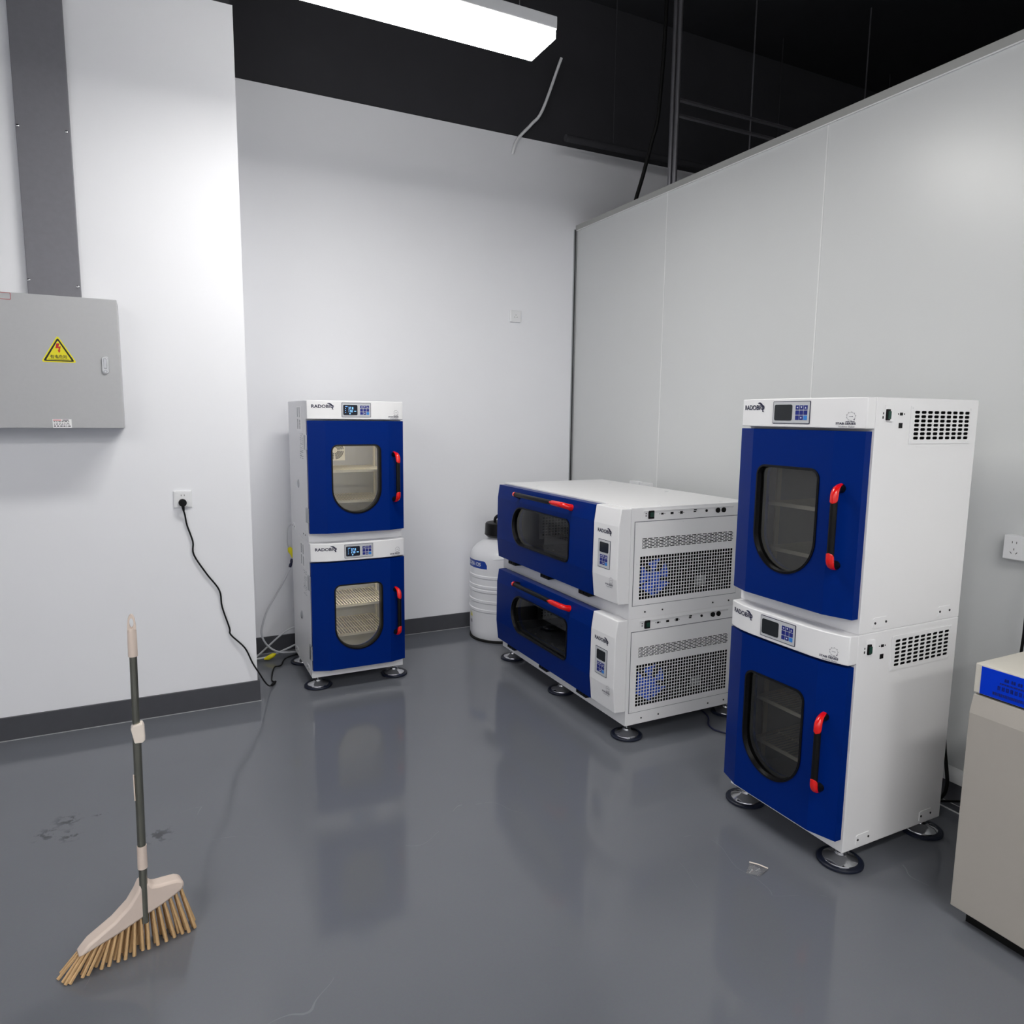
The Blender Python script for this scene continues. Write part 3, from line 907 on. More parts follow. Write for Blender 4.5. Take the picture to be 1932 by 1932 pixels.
def shaker(label, loc, feet, clear, group):
    k = KS
    R = empty('incubator_shaker', loc, -PI / 2)
    tag(R, label, 'shaker', group)
    W, D, H = SW, SD, SH
    fx0, fx1, fz0, fz1, fd = 0.09, 1.06, 0.10, 0.49, 0.50
    sy0, sy1, sz0, sz1, sd = 0.050, 0.630, 0.080, 0.390, 0.20
    V, F = [], []
    def face(pts):
        o = len(V)
        V.extend(pts)
        F.append(tuple(range(o, o + len(pts))))
    def ringf(o4, i4):
        for i in range(4):
            face([o4[i], o4[(i + 1) % 4], i4[(i + 1) % 4], i4[i]])
    fo = [(0, 0, 0), (W, 0, 0), (W, 0, H), (0, 0, H)]
    fi = [(fx0, 0, fz0), (fx1, 0, fz0), (fx1, 0, fz1), (fx0, 0, fz1)]
    fb = [(a, fd, c) for a, _, c in fi]
    ringf(fo, fi); ringf(fi, fb); face(fb)
    so = [(W, 0, 0), (W, D, 0), (W, D, H), (W, 0, H)]
    si = [(W, sy0, sz0), (W, sy1, sz0), (W, sy1, sz1), (W, sy0, sz1)]
    sb = [(W - sd, b_, c) for _, b_, c in si]
    ringf(so, si); ringf(si, sb); face(sb)
    face([(0, D, 0), (0, 0, 0), (0, 0, H), (0, D, H)])
    face([(W, D, 0), (0, D, 0), (0, D, H), (W, D, H)])
    face([(0, 0, H), (W, 0, H), (W, D, H), (0, D, H)])
    face([(0, D, 0), (W, D, 0), (W, 0, 0), (0, 0, 0)])
    body = MB().add(V, F).build('body', 'white', R, k, merge=True, bevel=0.002)
    e = 0.002
    ln = MB()
    q = [(fx0 + e, 0.004, fz0 + e), (fx1 - e, 0.004, fz0 + e), (fx1 - e, 0.004, fz1 - e), (fx0 + e, 0.004, fz1 - e)]
    qb = [(a, fd - e, c) for a, _, c in q]
    ln.add(q + qb, [(0, 1, 5, 4), (1, 2, 6, 5), (2, 3, 7, 6), (3, 0, 4, 7), (4, 5, 6, 7)])
    ch = lab(ln.build('chamber', 'liner_dark', R, k, fix=False), 'dark steel-lined chamber')
    # air grille on the chamber's left wall, shaking tray with clips
    gr = MB()
    gr.box((fx0 + 0.003, 0.20, 0.17), (fx0 + 0.008, 0.44, 0.33))
    g = lab(gr.build('air_grille', 'liner', ch, k), 'perforated air grille inside the chamber')
    hs = MB()
    for i in range(9):
        for j in range(7):
            y = 0.222 + i * 0.0225
            z = 0.190 + j * 0.0175
            hs.box((fx0 + 0.0082, y, z), (fx0 + 0.0086, y + 0.0125, z + 0.0105))
    hs.build('grille_holes', 'dark', ch, k)
    ty = MB().box((fx0 + 0.06, 0.05, fz0 + 0.03), (fx1 - 0.06, fd - 0.05, fz0 + 0.042))
    for i in range(12):
        for j in range(5):
            x = fx0 + 0.11 + i * 0.067
            y = 0.09 + j * 0.075
            ty.cyl((x, y, fz0 + 0.042), (x, y, fz0 + 0.046), 0.005, 8)
    lab(ty.build('shaking_tray', 'liner_dark', R, k), 'dark tray inside the chamber')
    # blue door
    dx0, dx1 = 0.052, 1.115
    prof = [(SP[0][0], SP[0][1]), (SP[1][0], SP[1][1]), (SP[2][0], SP[2][1]), (SP[3][0], SP[3][1])]
    pts, cc = window_outline('bay')
    d = MB()
    zA, pA = SP[1]; zB, pB = SP[2]
    def flat(a, b_, o_=0.0):
        p = pA + (pB - pA) * (b_ - zA) / (zB - zA)
        return (a, -p - o_, b_)
    rect = project_to_rect(pts, cc, dx0, dx1, zA, zB)
    d.ring([flat(a, b_) for a, b_ in rect], [flat(a, b_) for a, b_ in pts])
    back = 0.010
    for (z0, p0), (z1, p1) in ((SP[0], SP[1]), (SP[2], SP[3])):
        d.add([(dx0, -p0, z0), (dx1, -p0, z0), (dx1, -p1, z1), (dx0, -p1, z1)], [(0, 1, 2, 3)])
    for x in (dx0, dx1):
        d.add([(x, -p, z) for z, p in SP] + [(x, -back, SP[3][0]), (x, -back, SP[0][0])], [tuple(range(6))])
    z, p = SP[0]; d.add([(dx0, -p, z), (dx1, -p, z), (dx1, -back, z), (dx0, -back, z)], [(0, 1, 2, 3)])
    z, p = SP[3]; d.add([(dx0, -p, z), (dx1, -p, z), (dx1, -back, z), (dx0, -back, z)], [(0, 1, 2, 3)])
    d.strip([flat(a, b_) for a, b_ in pts], [(a, -back, b_) for a, b_ in pts])
    rb = project_to_rect(pts, cc, dx0, dx1, SP[0][0], SP[3][0])
    d.ring([(a, -back, b_) for a, b_ in rb], [(a, -back, b_) for a, b_ in pts])
    door = lab(d.build('door', 'blue', R, k, merge=True, smooth=6), 'deep blue drop-down door')
    window_set(door, flat, pts, 'smoke', k)
    handle(door, (0.905, -0.0625, 0.478), (0.335, -0.0625, 0.478), (0, -1.0, 0.30), 0.050, 0.0125, k, 5.0, 0.4, 0.9)
    for u0, u1 in ((0.166, 0.256), (0.566, 0.654), (0.964, 1.058)):
        hb = MB().box((u0, -0.050, 0.050), (u1, -0.002, 0.082))
        ho = lab(hb.build('hinge', 'black', R, k, bevel=0.002), 'black hinge under the door')
        for j in range(3):
            MB().cyl((u0 + (u1 - u0) * (j + 0.5) / 3, -0.0505, 0.063), (u0 + (u1 - u0) * (j + 0.5) / 3, -0.054, 0.063), 0.006, 10).build('hinge_bolt', 'blackmatte', ho, k)
    # white control housing on the right
    hx0, hx1 = 1.119, W
    HPo = [(0.0735, 0.004), (0.0755, 0.060), (0.193, 0.0715), (0.440, 0.0690), (0.5215, 0.0570), (0.5215, 0.0)]
    hm = MB().prism([(0.0735, 0.0)] + HPo, lambda z_, p_, t: (t, -p_, z_), hx0, hx1)
    hs_ = lab(hm.build('control_housing', 'white', R, k, bevel=0.004), 'faceted white control housing')
    def fh(u0, zz):
        return lambda a, b_: flat(u0 + a, zz + b_, 0.0012)
    lg = logo(hs_, fh(1.157, 0.397), 0.114)
    sm = series_mark(hs_, fh(1.296, 0.158), 0.062)
    for oo in (lg, sm):
        for v in oo.data.vertices:
            v.co = v.co * k
    control_panel(R, lambda a, b_, o_: flat(1.166 + a, 0.231 + b_, o_), 0.100, 0.134, True, False, k)
    # side panel with louvres and mesh, standing just proud of the cabinet
    ya, yb, za, zb_ = 0.021, 0.655, 0.063, 0.457
    tA, tB = 0.0006, 0.003
    ml, mr, mb0, mt = 0.053, 0.622, 0.0885, 0.2955
    ll, lr, lb, lt = 0.063, 0.620, 0.332, 0.3825
    sp = MB()
    sp.box((W + tA, ya, za), (W + tB, yb, mb0)).box((W + tA, ya, mt), (W + tB, yb, lb)).box((W + tA, ya, lt), (W + tB, yb, zb_))
    sp.box((W + tA, ya, mb0), (W + tB, ml, mt)).box((W + tA, mr, mb0), (W + tB, yb, mt))
    sp.box((W + tA, ya, lb), (W + tB, ll, lt)).box((W + tA, lr, lb), (W + tB, yb, lt))
    nr = 7
    pitch = (lt - lb) / nr
    sx = (lr - ll) / 17
    for j in range(nr):
        z0 = lb + pitch * j
        sp.box((W + tA, ll, z0 + pitch * 0.60), (W + tB, lr, z0 + pitch))
        off = 0 if j % 2 == 0 else -sx * 0.62
        for i in range(19):
            y0 = ll + off + sx * i + sx * 0.82
            y1 = y0 + sx * 0.18
            if y0 >= lr: continue
            y0_, y1_ = max(y0, ll), min(y1, lr)
            if y1_ > y0_:
                sp.box((W + tA, y0_, z0), (W + tB, y1_, z0 + pitch * 0.60))
    side = lab(sp.build('side_panel', 'white', R, k), 'white side panel with louvre slots')
    ms = MB()
    nc, nrw = 34, 13
    for i in range(nc + 1):
        y = ml + (mr - ml) * i / nc
        ms.box((W + tA, y - 0.0016, mb0), (W + 0.0026, y + 0.0016, mt))
    for j in range(nrw + 1):
        z = mb0 + (mt - mb0) * j / nrw
        ms.box((W + tA, ml, z - 0.0015), (W + 0.0024, mr, z + 0.0015))
    lab(ms.build('mesh_grille', 'white', side, k), 'square mesh of the side panel')
    for y, z in ((0.034, 0.447), (0.30, 0.447), (0.034, 0.26), (0.034, 0.072)):
        sc_ = MB()
        screw(sc_, (W + tB, y, z), (1, 0, 0), 0.003)
        sc_.build('panel_screw', 'plastic_white', side, k)
    gm = MB()
    for a0, a1, b0, b1 in ((ya - 0.003, ya, za - 0.003, zb_ + 0.003), (yb, yb + 0.003, za - 0.003, zb_ + 0.003), (ya, yb, za - 0.003, za), (ya, yb, zb_, zb_ + 0.003)):
        gm.box((W, a0, b0), (W + 0.0008, a1, b1))
    gm.build('panel_gap', 'inkgrey', side, k)
    bay = MB()
    q = [(W - 0.001, sy0 + e, sz0 + e), (W - 0.001, sy1 - e, sz0 + e), (W - 0.001, sy1 - e, sz1 - e), (W - 0.001, sy0 + e, sz1 - e)]
    qb = [(W - sd + e, b_, c) for _, b_, c in q]
    bay.add(q + qb, [(0, 1, 5, 4), (1, 2, 6, 5), (2, 3, 7, 6), (3, 0, 4, 7), (4, 5, 6, 7)])
    lab(bay.build('machine_bay', 'dark', R, k, fix=False), 'dark machinery bay behind the mesh')
    # blue fan and small plate seen through the mesh
    fb_ = MB()
    fy, fz, fx = 0.170, 0.180, W - 0.035
    fb_.cyl((fx - 0.02, fy, fz), (fx + 0.008, fy, fz), 0.030, 20)
    for i in range(5):
        a = i * 2 * PI / 5 + 0.4
        vs = []
        for r_, w_ in ((0.028, 0.35), (0.060, 0.46), (0.092, 0.50)):
            for s_ in (-1, 1):
                an = a + s_ * w_
                vs.append((fx + s_ * 0.010, fy + r_ * math.cos(an), fz + r_ * math.sin(an)))
        fb_.add(vs, [(0, 1, 3, 2), (2, 3, 5, 4)])
        fb_.add([(v[0] - 0.003, v[1], v[2]) for v in vs], [(2, 3, 1, 0), (4, 5, 3, 2)])
    lab(fb_.build('cooling_fan', 'bluefan', R, k, fix=False), 'blue fan blades behind the mesh')
    lab(MB().box((W - 0.05, 0.435, 0.110), (W - 0.045, 0.495, 0.160)).build('rating_plate', 'alu', R, k), 'small silver plate behind the mesh')
    # interface strip
    r0, r1, rz0, rz1 = 0.066, 0.612, 0.470, 0.508
    it = MB().box((W, r0, rz0), (W + 0.0008, r1, rz1))
    it.add([(W + 0.0008, r0, rz1 - 0.012), (W + 0.0008, r1, rz1 - 0.010), (W + 0.0062, r1, rz1), (W + 0.0062, r0, rz1)], [(0, 1, 2, 3)])
    it.add([(W + 0.0008, r0, rz1), (W + 0.0062, r0, rz1), (W + 0.0062, r1, rz1), (W + 0.0008, r1, rz1)], [(0, 1, 2, 3)])
    strip_ = lab(it.build('interface_strip', 'white', R, k), 'grey strip of sockets along the top of the side')
    MB().box((W + 0.0008, 0.092, 0.470), (W + 0.010, 0.122, 0.508)).build('rocker_switch', 'black', strip_, k, bevel=0.002)
    MB().box((W + 0.009, 0.098, 0.478), (W + 0.0125, 0.118, 0.500)).build('rocker', 'green', strip_, k, bevel=0.002)
    pt_ = MB()
    for y, hw, hh in ((0.174, 0.0065, 0.004), (0.231, 0.008, 0.005), (0.287, 0.0075, 0.0065), (0.369, 0.007, 0.0025)):
        pt_.box((W + 0.0008, y - hw, 0.490 - hh), (W + 0.0028, y + hw, 0.490 + hh))
    pt_.box((W + 0.0008, 0.362, 0.497), (W + 0.0068, 0.376, 0.502))
    for y in (0.160, 0.188, 0.273, 0.301):
        pt_.cyl((W + 0.0008, y, 0.490), (W + 0.002, y, 0.490), 0.002, 8)
    pt_.cyl((W + 0.0008, 0.441, 0.491), (W + 0.004, 0.441, 0.491), 0.0065, 14)
    for z in (0.495, 0.484):
        pt_.box((W + 0.0008, 0.078, z - 0.003), (W + 0.0014, 0.083, z + 0.003))
    pt_.build('ports', 'black', strip_, k)
    for y in (0.512, 0.549):
        gk = MB().cyl((W + 0.0008, y, 0.490), (W + 0.007, y, 0.490), 0.0125, 20)
        gk.cyl((W + 0.007, y, 0.490), (W + 0.0095, y, 0.490), 0.007, 14)
        lab(gk.build('cable_gland', 'blackmatte', strip_, k), 'round black cable gland')
    for y in (0.094, 0.197, 0.510, 0.614):
        MB().cyl((W, y, 0.027), (W + 0.002, y, 0.027), 0.0042, 10).build('side_bolt', 'gap', R, k)
    # small lifting plugs on the lid
    if not feet:
        for x, y in ((0.25, 0.10), (0.25, 0.62), (W - 0.03, 0.18), (W - 0.03, 0.56), (0.8, 0.62)):
            MB().cyl((x, y, H), (x, y, H + 0.003), 0.009, 16).build('lid_plug', 'plastic_white', R, k)
    if feet:
        zt = loc[2] / k
        for x in (0.055, W / 2, W - 0.045):
            for y in (0.045, D - 0.045):
                foot(R, x, y, zt, k)
    return R

GS = 'wide shakers with drop-down blue doors'
zs0 = 0.0748
shaker('lower wide shaker of the pair in the corner, on steel levelling feet, darker window', (1.9977, 4.078, zs0), True, False, GS)
shaker('upper wide shaker of the pair in the corner, with the bare white top', (1.9977, 4.078, zs0 + SH * KS), False, True, GS)

# ------------------------------------------------------------------ nitrogen tank
t = empty('nitrogen_tank', (2.205, 4.525, 0))
tag(t, 'white ribbed cryogenic tank with black cap, half hidden behind the wide shakers', 'tank')
pr = [(0.18, 0.0), (0.205, 0.004), (0.222, 0.016), (0.2295, 0.04), (0.231, 0.08)]
for zc in (0.225, 0.29, 0.365, 0.395, 0.465):
    pr += [(0.231, zc - 0.016), (0.2355, zc - 0.009), (0.2355, zc + 0.006), (0.231, zc + 0.010)]
pr += [(0.231, 0.52), (0.231, 0.585), (0.228, 0.605), (0.215, 0.635), (0.185, 0.668), (0.145, 0.695), (0.105, 0.712), (0.092, 0.722), (0.088, 0.735), (0.088, 0.745)]
MB().lathe(pr, (0, 0, 0), 72).build('body', 'tank', t, smooth=30)
lab(MB().lathe([(0.2315, 0.0), (0.2325, 0.0), (0.2325, 0.010), (0.2225, 0.016)], (0, 0, 0), 64).build('base_ring', 'blackmatte', t), 'thin black base ring')
lid = lab(MB().lathe([(0.10, 0.725), (0.115, 0.728), (0.120, 0.735), (0.128, 0.741), (0.127, 0.752), (0.123, 0.815), (0.118, 0.824), (0.10, 0.828)], (0, 0, 0), 48).build('cap', 'black', t, smooth=35), 'black insulated cap')
hp = [(-0.05, 0.02, 0.820)] + [(-0.05 * math.cos(PI * i / 8), 0.02 * math.cos(PI * i / 8), 0.846 + 0.034 * math.sin(PI * i / 8)) for i in range(9)] + [(0.05, -0.02, 0.820)]
MB().tube(hp, 0.011, 10).build('cap_loop', 'black', lid, smooth=50)
# blue label wrapped round the body
def wrap(a, z, o=0.0):      # a: angle
    return (math.cos(a) * (0.2318 + o), math.sin(a) * (0.2318 + o), z)
aL, aR = math.radians(130), math.radians(217)
lm = MB()
N = 24
top, bot = [], []
for i in range(N + 1):
    a = aL + (aR - aL) * i / N
    zt_ = 0.578
    s_ = (aR - a) * 0.232
    if s_ < 0.03:
        zt_ = 0.578 - (0.03 - math.sqrt(max(0, 0.03 ** 2 - (0.03 - s_) ** 2)))
    top.append(wrap(a, zt_))
    bot.append(wrap(a, 0.523))
lm.strip(bot, top, closed=False)
lo = lab(lm.build('model_label', 'tanklabel', t, fix=False), 'blue label wrapped round the shoulder')
vs, fs = text_fit('YDS-50-125', 0.185, 0.026, bold=0.012)
mb = MB()
a1 = math.radians(204)
put2d(mb, vs, fs, lambda a, b_: wrap(a1 - (0.185 - a) / 0.232, 0.538 + b_, 0.0008))
mb.build('label_lettering', 'glyph', lo, fix=False)
hz = MB()
for da in (0, 0.085):
    a = math.radians(172) + da
    hz.add([wrap(a, 0.165, 0.001), wrap(a + 0.07, 0.165, 0.001), wrap(a + 0.035, 0.200, 0.001)], [(0, 1, 2)])
hzo = lab(hz.build('hazard_symbols', 'yellow', t, fix=False), 'small yellow hazard triangles')
hb = MB()
for da in (0.0, 0.085):
    a = math.radians(172) + da
    hb.poly([wrap(a + 0.035 + 0.02 * math.cos(q * PI / 6), 0.130 + 0.015 * math.sin(q * PI / 6), 0.001) for q in range(12)])
hb.build('hazard_roundels', 'ink', hzo, fix=False)
hd = MB()
hpth = [(0.2335 * math.cos(math.radians(229 + i * 2.9)), 0.2335 * math.sin(math.radians(229 + i * 2.9)), 0.598 + 0.001 * i) for i in range(8)]  # thin white line partway round the tank shoulder
lab(MB().tube(hpth, 0.0025, 8).build('shoulder_line', 'glyph', t), 'thin white line on the shoulder')

# ------------------------------------------------------------------ electrical box and cable cover on the left wall
eb = empty('electrical_box', (-0.42, YP, 1.503))
tag(eb, 'grey electrical cabinet on the left wall with a yellow danger sign', 'electrical box')
bw0, bw1, bh = -0.36, 0.300, 0.582
MB().box((bw0, -0.185, 0), (bw1, 0, bh)).build('body', 'boxgrey', eb, bevel=0.004)
edo = lab(MB().box((bw0, -0.200, 0.0), (bw1 + 0.001, -0.186, bh)).build('door', 'boxgrey', eb, bevel=0.003), 'grey cabinet door')
lk = MB().prism([(0.241 + 0.0145 * math.cos(a * PI / 8), (0.262 if 8 <= a <= 16 else 0.312) + 0.0145 * math.sin(a * PI / 8)) for a in range(16)], lambda a, b_, t_: (a, -t_, b_), 0.200, 0.206)
lko = lab(lk.build('latch', 'alu', edo, bevel=0.001), 'oval chrome latch')
MB().box((0.235, -0.2115, 0.272), (0.247, -0.206, 0.316)).cyl((0.241, -0.206, 0.258), (0.241, -0.210, 0.258), 0.006, 14).build('latch_lever', 'chrome', edo, bevel=0.001)
def ebp(a, b_, o): return (a + 0.42, -0.2002 - o, b_ - 1.503)
def rtri(cx, zb, zt, hw, r):
    P = [Vector((cx - hw, zb)), Vector((cx + hw, zb)), Vector((cx, zt))]
    out = []
    for i in range(3):
        p, a, c = P[i], P[i - 1], P[(i + 1) % 3]
        d1 = (a - p).normalized(); d2 = (c - p).normalized()
        for j in range(5):
            t_ = j / 4
            q = (p + d1 * r) * (1 - t_) ** 2 + p * 2 * t_ * (1 - t_) + (p + d2 * r) * t_ ** 2
            out.append((q.x, q.y))
    return out
tcx = -0.3585
tr0 = rtri(tcx, 1.795, 1.913, 0.068, 0.012)
sg = MB().prism(tr0, lambda a, b_, t_: ebp(a, b_, t_), 0, 0.0006)
sgo = lab(sg.build('danger_sign', 'yellow', eb), 'yellow triangular electric danger sticker')
tA_ = rtri(tcx, 1.7995, 1.903, 0.060, 0.010); tB_ = rtri(tcx, 1.8045, 1.891, 0.0485, 0.004)
bk = MB().ring([ebp(a, b_, 0.0009) for a, b_ in tA_], [ebp(a, b_, 0.0009) for a, b_ in tB_])
vs, fs = text_fit('有电危险', 0.066, 0.0165, bold=0.012)
put2d(bk, vs, fs, lambda a, b_: ebp(tcx - 0.033 + a, 1.8115 + b_, 0.0009))
for i in range(20):
    x = tcx - 0.040 + i * 0.004
    bk.poly([ebp(x, 1.8062, 0.0009), ebp(x + 0.0028, 1.8062, 0.0009), ebp(x + 0.0028, 1.8085, 0.0009), ebp(x, 1.8085, 0.0009)])
bk.build('sign_lettering', 'inkblack', sgo, fix=False)
bolt = [(-0.006, 1.878), (0.006, 1.878), (0.0015, 1.864), (0.0105, 1.866), (0.0055, 1.846), (0.0095, 1.8475), (0.002, 1.836), (-0.003, 1.849), (0.000, 1.848), (0.0015, 1.857), (-0.0105, 1.856)]
rb_ = MB().add([ebp(tcx + a, b_, 0.0009) for a, b_ in bolt], [tuple(range(len(bolt)))])
rb_.build('lightning_bolt', 'redink', sgo, fix=False)
nl = MB().box(ebp(-0.400, 1.505, 0), ebp(-0.327, 1.543, 0.0006))
nlo = lab(nl.build('name_label', 'labelwhite', eb), 'small white maker plate at the bottom')
np_ = MB()
for r_ in range(4):
    x = -0.396
    while x < -0.334:
        w_ = random.uniform(0.003, 0.011)
        np_.box(ebp(x, 1.510 + r_ * 0.0072, 0.0006), ebp(min(x + w_, -0.331), 1.5125 + r_ * 0.0072 + (0.002 if r_ == 0 else 0), 0.0008))
        x += w_ + 0.003
np_.box(ebp(-0.362, 1.5375, 0.0006), ebp(-0.338, 1.541, 0.0008))
np_.build('label_print', 'inkblack', nlo)
MB().box(ebp(-0.398, 1.5375, 0.0006), ebp(-0.366, 1.5405, 0.0008)).build('label_red_print', 'redink', nlo)
rl_ = MB()
ra = rrect(-0.620, -0.5195, 2.054, 2.083, 0.004); rbb = rrect(-0.6185, -0.521, 2.0555, 2.0815, 0.003)
rl_.ring([ebp(a, b_, 0.0006) for a, b_ in ra], [ebp(a, b_, 0.0006) for a, b_ in rbb])
lab(rl_.build('red_outline_label', 'redink', edo, fix=False), 'red outlined label in the top corner')

cc_ = empty('cable_cover', (-0.372, YP, 2.0855))
tag(cc_, 'dark grey metal cable cover rising from the electrical cabinet', 'cable cover')
MB().box((-0.104, -0.030, 0), (0.104, 0, ZC - 2.0855 - 0.02)).build('cover_plate', 'trunk', cc_, bevel=0.002)
for x, z in ((-0.096, 0.742), (0.089, 0.748), (-0.098, 0.082), (0.093, 0.068)):
    s_ = MB().lathe([(0.0065, 0.0), (0.006, 0.003), (0.003, 0.005)], (0, 0, 0), 14).build('cover_screw', 'chrome', cc_, smooth=40)
    s_.location = (x, -0.030, z)
    s_.rotation_euler = (PI / 2, 0, 0)

# ------------------------------------------------------------------ sockets
def socket(label, loc, rz, w, h, d, pins, group=None, rim=True):
    """face in local -y; pins: list of (x, z, kind)"""
    s = empty('wall_socket', loc, rz)
    tag(s, label, 'socket', group)
    MB().box((-w / 2, -d, -h / 2), (w / 2, 0, h / 2)).build('plate', 'plastic_white', s, bevel=0.003)
    if rim:
        MB().box((-w * 0.43, -d - 0.0015, -h * 0.43), (w * 0.43, -d + 0.002, h * 0.43)).build('insert', 'plastic_white', s, bevel=0.001)
    y = -d - (0.0022 if rim else 0.0006)
    hm = MB()
    for x, z, kd in pins:
        if kd == 'v': P = [(x - 0.0012, z - 0.004), (x + 0.0012, z - 0.004), (x + 0.0012, z + 0.004), (x - 0.0012, z + 0.004)]
        elif kd == 'l': P = [(x - 0.004, z + 0.003), (x - 0.002, z + 0.0042), (x + 0.004, z - 0.003), (x + 0.002, z - 0.0042)]
        else: P = [(x + 0.004, z + 0.003), (x + 0.002, z + 0.0042), (x - 0.004, z - 0.003), (x - 0.002, z - 0.0042)]
        hm.add([(a, y, b_) for a, b_ in P], [(0, 1, 2, 3)])
    hm.build('pin_slots', 'inkblack', s, fix=False)
    return s
five = [(-0.0075, 0.020, 'v'), (0.0075, 0.020, 'v'), (0, -0.006, 'v'), (-0.010, -0.020, 'l'), (0.010, -0.020, 'r')]
three = [(0, 0.008, 'v'), (-0.010, -0.008, 'l'), (0.010, -0.008, 'r')]
socket('white wall socket with a black plug in it, below the electrical cabinet', (0.1205, YP, 1.1385), 0, 0.086, 0.088, 0.009, five)
socket('small white three-pin socket high on the back wall, left of the grey partition', (2.424, YB, 2.307), 0, 0.090, 0.085, 0.016, three)
socket('white surface-mounted double socket on the partition above the off-white cabinet', (XP, 1.478, 1.106), -PI / 2, 0.150, 0.092, 0.042,
       [(x - 0.036, z, q) for x, z, q in five] + [(x + 0.036, z, q) for x, z, q in five], None, False)
socket('white socket box on the partition peeking over the wide shaker, left of the two', (XP, 3.925, 1.105), -PI / 2, 0.10, 0.092, 0.036, three, None, False)
socket('white socket box on the partition peeking over the wide shaker, right of the two', (XP, 3.805, 1.103), -PI / 2, 0.10, 0.092, 0.036, three, None, False)

# ------------------------------------------------------------------ cables and hoses
def cable_thing(name, label, cat, pts, r, m, n=6, sub='cable', group=None):
    o = MB().tube(smooth_path(pts, n), r, 8).build(name, m, None, smooth=60)
    tag(o, label, cat, group)
    return o
pc = empty('power_cord', (0.118, YP, 1.12))
tag(pc, 'black power cord running from the wall socket down to the floor by the left stack', 'cord')
def rel(pts, o): return [Vector(p) - Vector(o) for p in pts]
org = (0.118, YP, 1.12)
wallpts = [(0.118, 3.965, 1.100), (0.121, 3.972, 1.080), (0.126, 3.985, 1.056), (0.134, 3.988, 1.001), (0.157, 3.988, 0.916), (0.159, 3.988, 0.846), (0.216, 3.988, 0.739),
           (0.274, 3.988, 0.645), (0.284, 3.988, 0.554), (0.316, 3.988, 0.434), (0.322, 3.988, 0.394), (0.389, 3.982, 0.314), (0.425, 3.976, 0.225), (0.456, 3.972, 0.165),
           (0.498, 4.06, 0.072), (0.530, 4.13, 0.022), (0.562, 4.196, 0.008), (0.571, 4.215, 0.007), (0.560, 4.262, 0.007), (0.583, 4.398, 0.007), (0.606, 4.480, 0.007), (0.628, 4.490, 0.007),
           (0.652, 4.505, 0.007), (0.690, 4.610, 0.007), (0.750, 4.660, 0.007), (0.83, 4.68, 0.007)]
MB().tube(smooth_path(rel(wallpts, org), 5), 0.0042, 8).build('cable', 'black', pc, smooth=60)
pg = MB().cyl((0, -0.0115, 0.002), (0, -0.034, 0.002), 0.019, 24)
pg.tube([(0, -0.026, -0.005), (0.001, -0.027, -0.022), (0.003, -0.026, -0.040)], [0.009, 0.0075, 0.005], 10)
lab(pg.build('plug', 'black', pc, smooth=40), 'round black plug')
gl_ = MB().tube(rel([(0.540, 4.150, 0.016), (0.562, 4.198, 0.009), (0.574, 4.222, 0.008)], org), [0.006, 0.0085, 0.007], 10)
gl_.build('inline_connector', 'blackmatte', pc, smooth=50)

h1 = empty('air_hose', (0.74, 4.62, 0.62))
tag(h1, 'thin clear hose with yellow tag and black coupling hanging behind the left stack', 'hose')
o1 = (0.74, 4.62, 0.62)
hp_ = [(0.790, 4.585, 0.905), (0.766, 4.61, 0.889), (0.739, 4.62, 0.863), (0.731, 4.62, 0.813), (0.732, 4.62, 0.751), (0.750, 4.62, 0.708), (0.755, 4.62, 0.656)]
MB().tube(smooth_path(rel(hp_, o1), 5), 0.004, 8).build('upper_tube', 'hose', h1, smooth=60)
hp_ = [(0.745, 4.62, 0.619), (0.734, 4.62, 0.579), (0.665, 4.62, 0.457), (0.596, 4.62, 0.343), (0.561, 4.62, 0.243), (0.555, 4.62, 0.182), (0.582, 4.62, 0.115), (0.636, 4.62, 0.065), (0.701, 4.62, 0.045), (0.80, 4.62, 0.041)]
MB().tube(smooth_path(rel(hp_, o1), 5), [0.0042 + 0.0022 * min(1, i / 18) for i in range(46)], 8).build('lower_tube', 'hose', h1, smooth=60)
yt = MB().tube(rel([(0.738, 4.612, 0.735), (0.748, 4.612, 0.715), (0.757, 4.612, 0.690), (0.757, 4.612, 0.668)], o1), [0.010, 0.019, 0.013, 0.005], 10)
lab(yt.build('tag', 'yellowtag', h1, smooth=40), 'crumpled yellow tag')
MB().tube(rel([(0.757, 4.62, 0.658), (0.752, 4.62, 0.640), (0.7515, 4.62, 0.636), (0.745, 4.62, 0.618), (0.741, 4.62, 0.606)], o1), [0.010, 0.010, 0.007, 0.0105, 0.009], 12).build('coupling', 'ink', h1, smooth=30)
cable_thing('gas_hose', 'milky hose sloping from the left stack down to the corner of the jutting wall', 'hose',
            [(0.84, 4.66, 0.190), (0.80, 4.66, 0.194), (0.756, 4.66, 0.194), (0.712, 4.66, 0.178), (0.661, 4.66, 0.142), (0.594, 4.66, 0.087), (0.527, 4.66, 0.033), (0.482, 4.66, 0.012)], 0.0062, 'hose')
h3 = empty('drain_hose', (0.62, 4.64, 0.03))
tag(h3, 'milky hose near the floor with a yellow tag, left of the left stack', 'hose')
o3 = (0.62, 4.64, 0.03)
MB().tube(smooth_path(rel([(0.84, 4.64, 0.090), (0.773, 4.64, 0.086), (0.722, 4.64, 0.068), (0.672, 4.64, 0.051), (0.622, 4.64, 0.033), (0.582, 4.64, 0.024), (0.531, 4.64, 0.022), (0.480, 4.64, 0.022)], o3), 5), 0.0062, 8).build('tube', 'hose', h3, smooth=60)
lab(MB().tube(rel([(0.640, 4.632, 0.042), (0.622, 4.63, 0.036), (0.590, 4.63, 0.022), (0.566, 4.632, 0.016)], o3), [0.004, 0.015, 0.015, 0.005], 8).build('tag', 'yellowtag', h3, smooth=40), 'folded yellow tag')

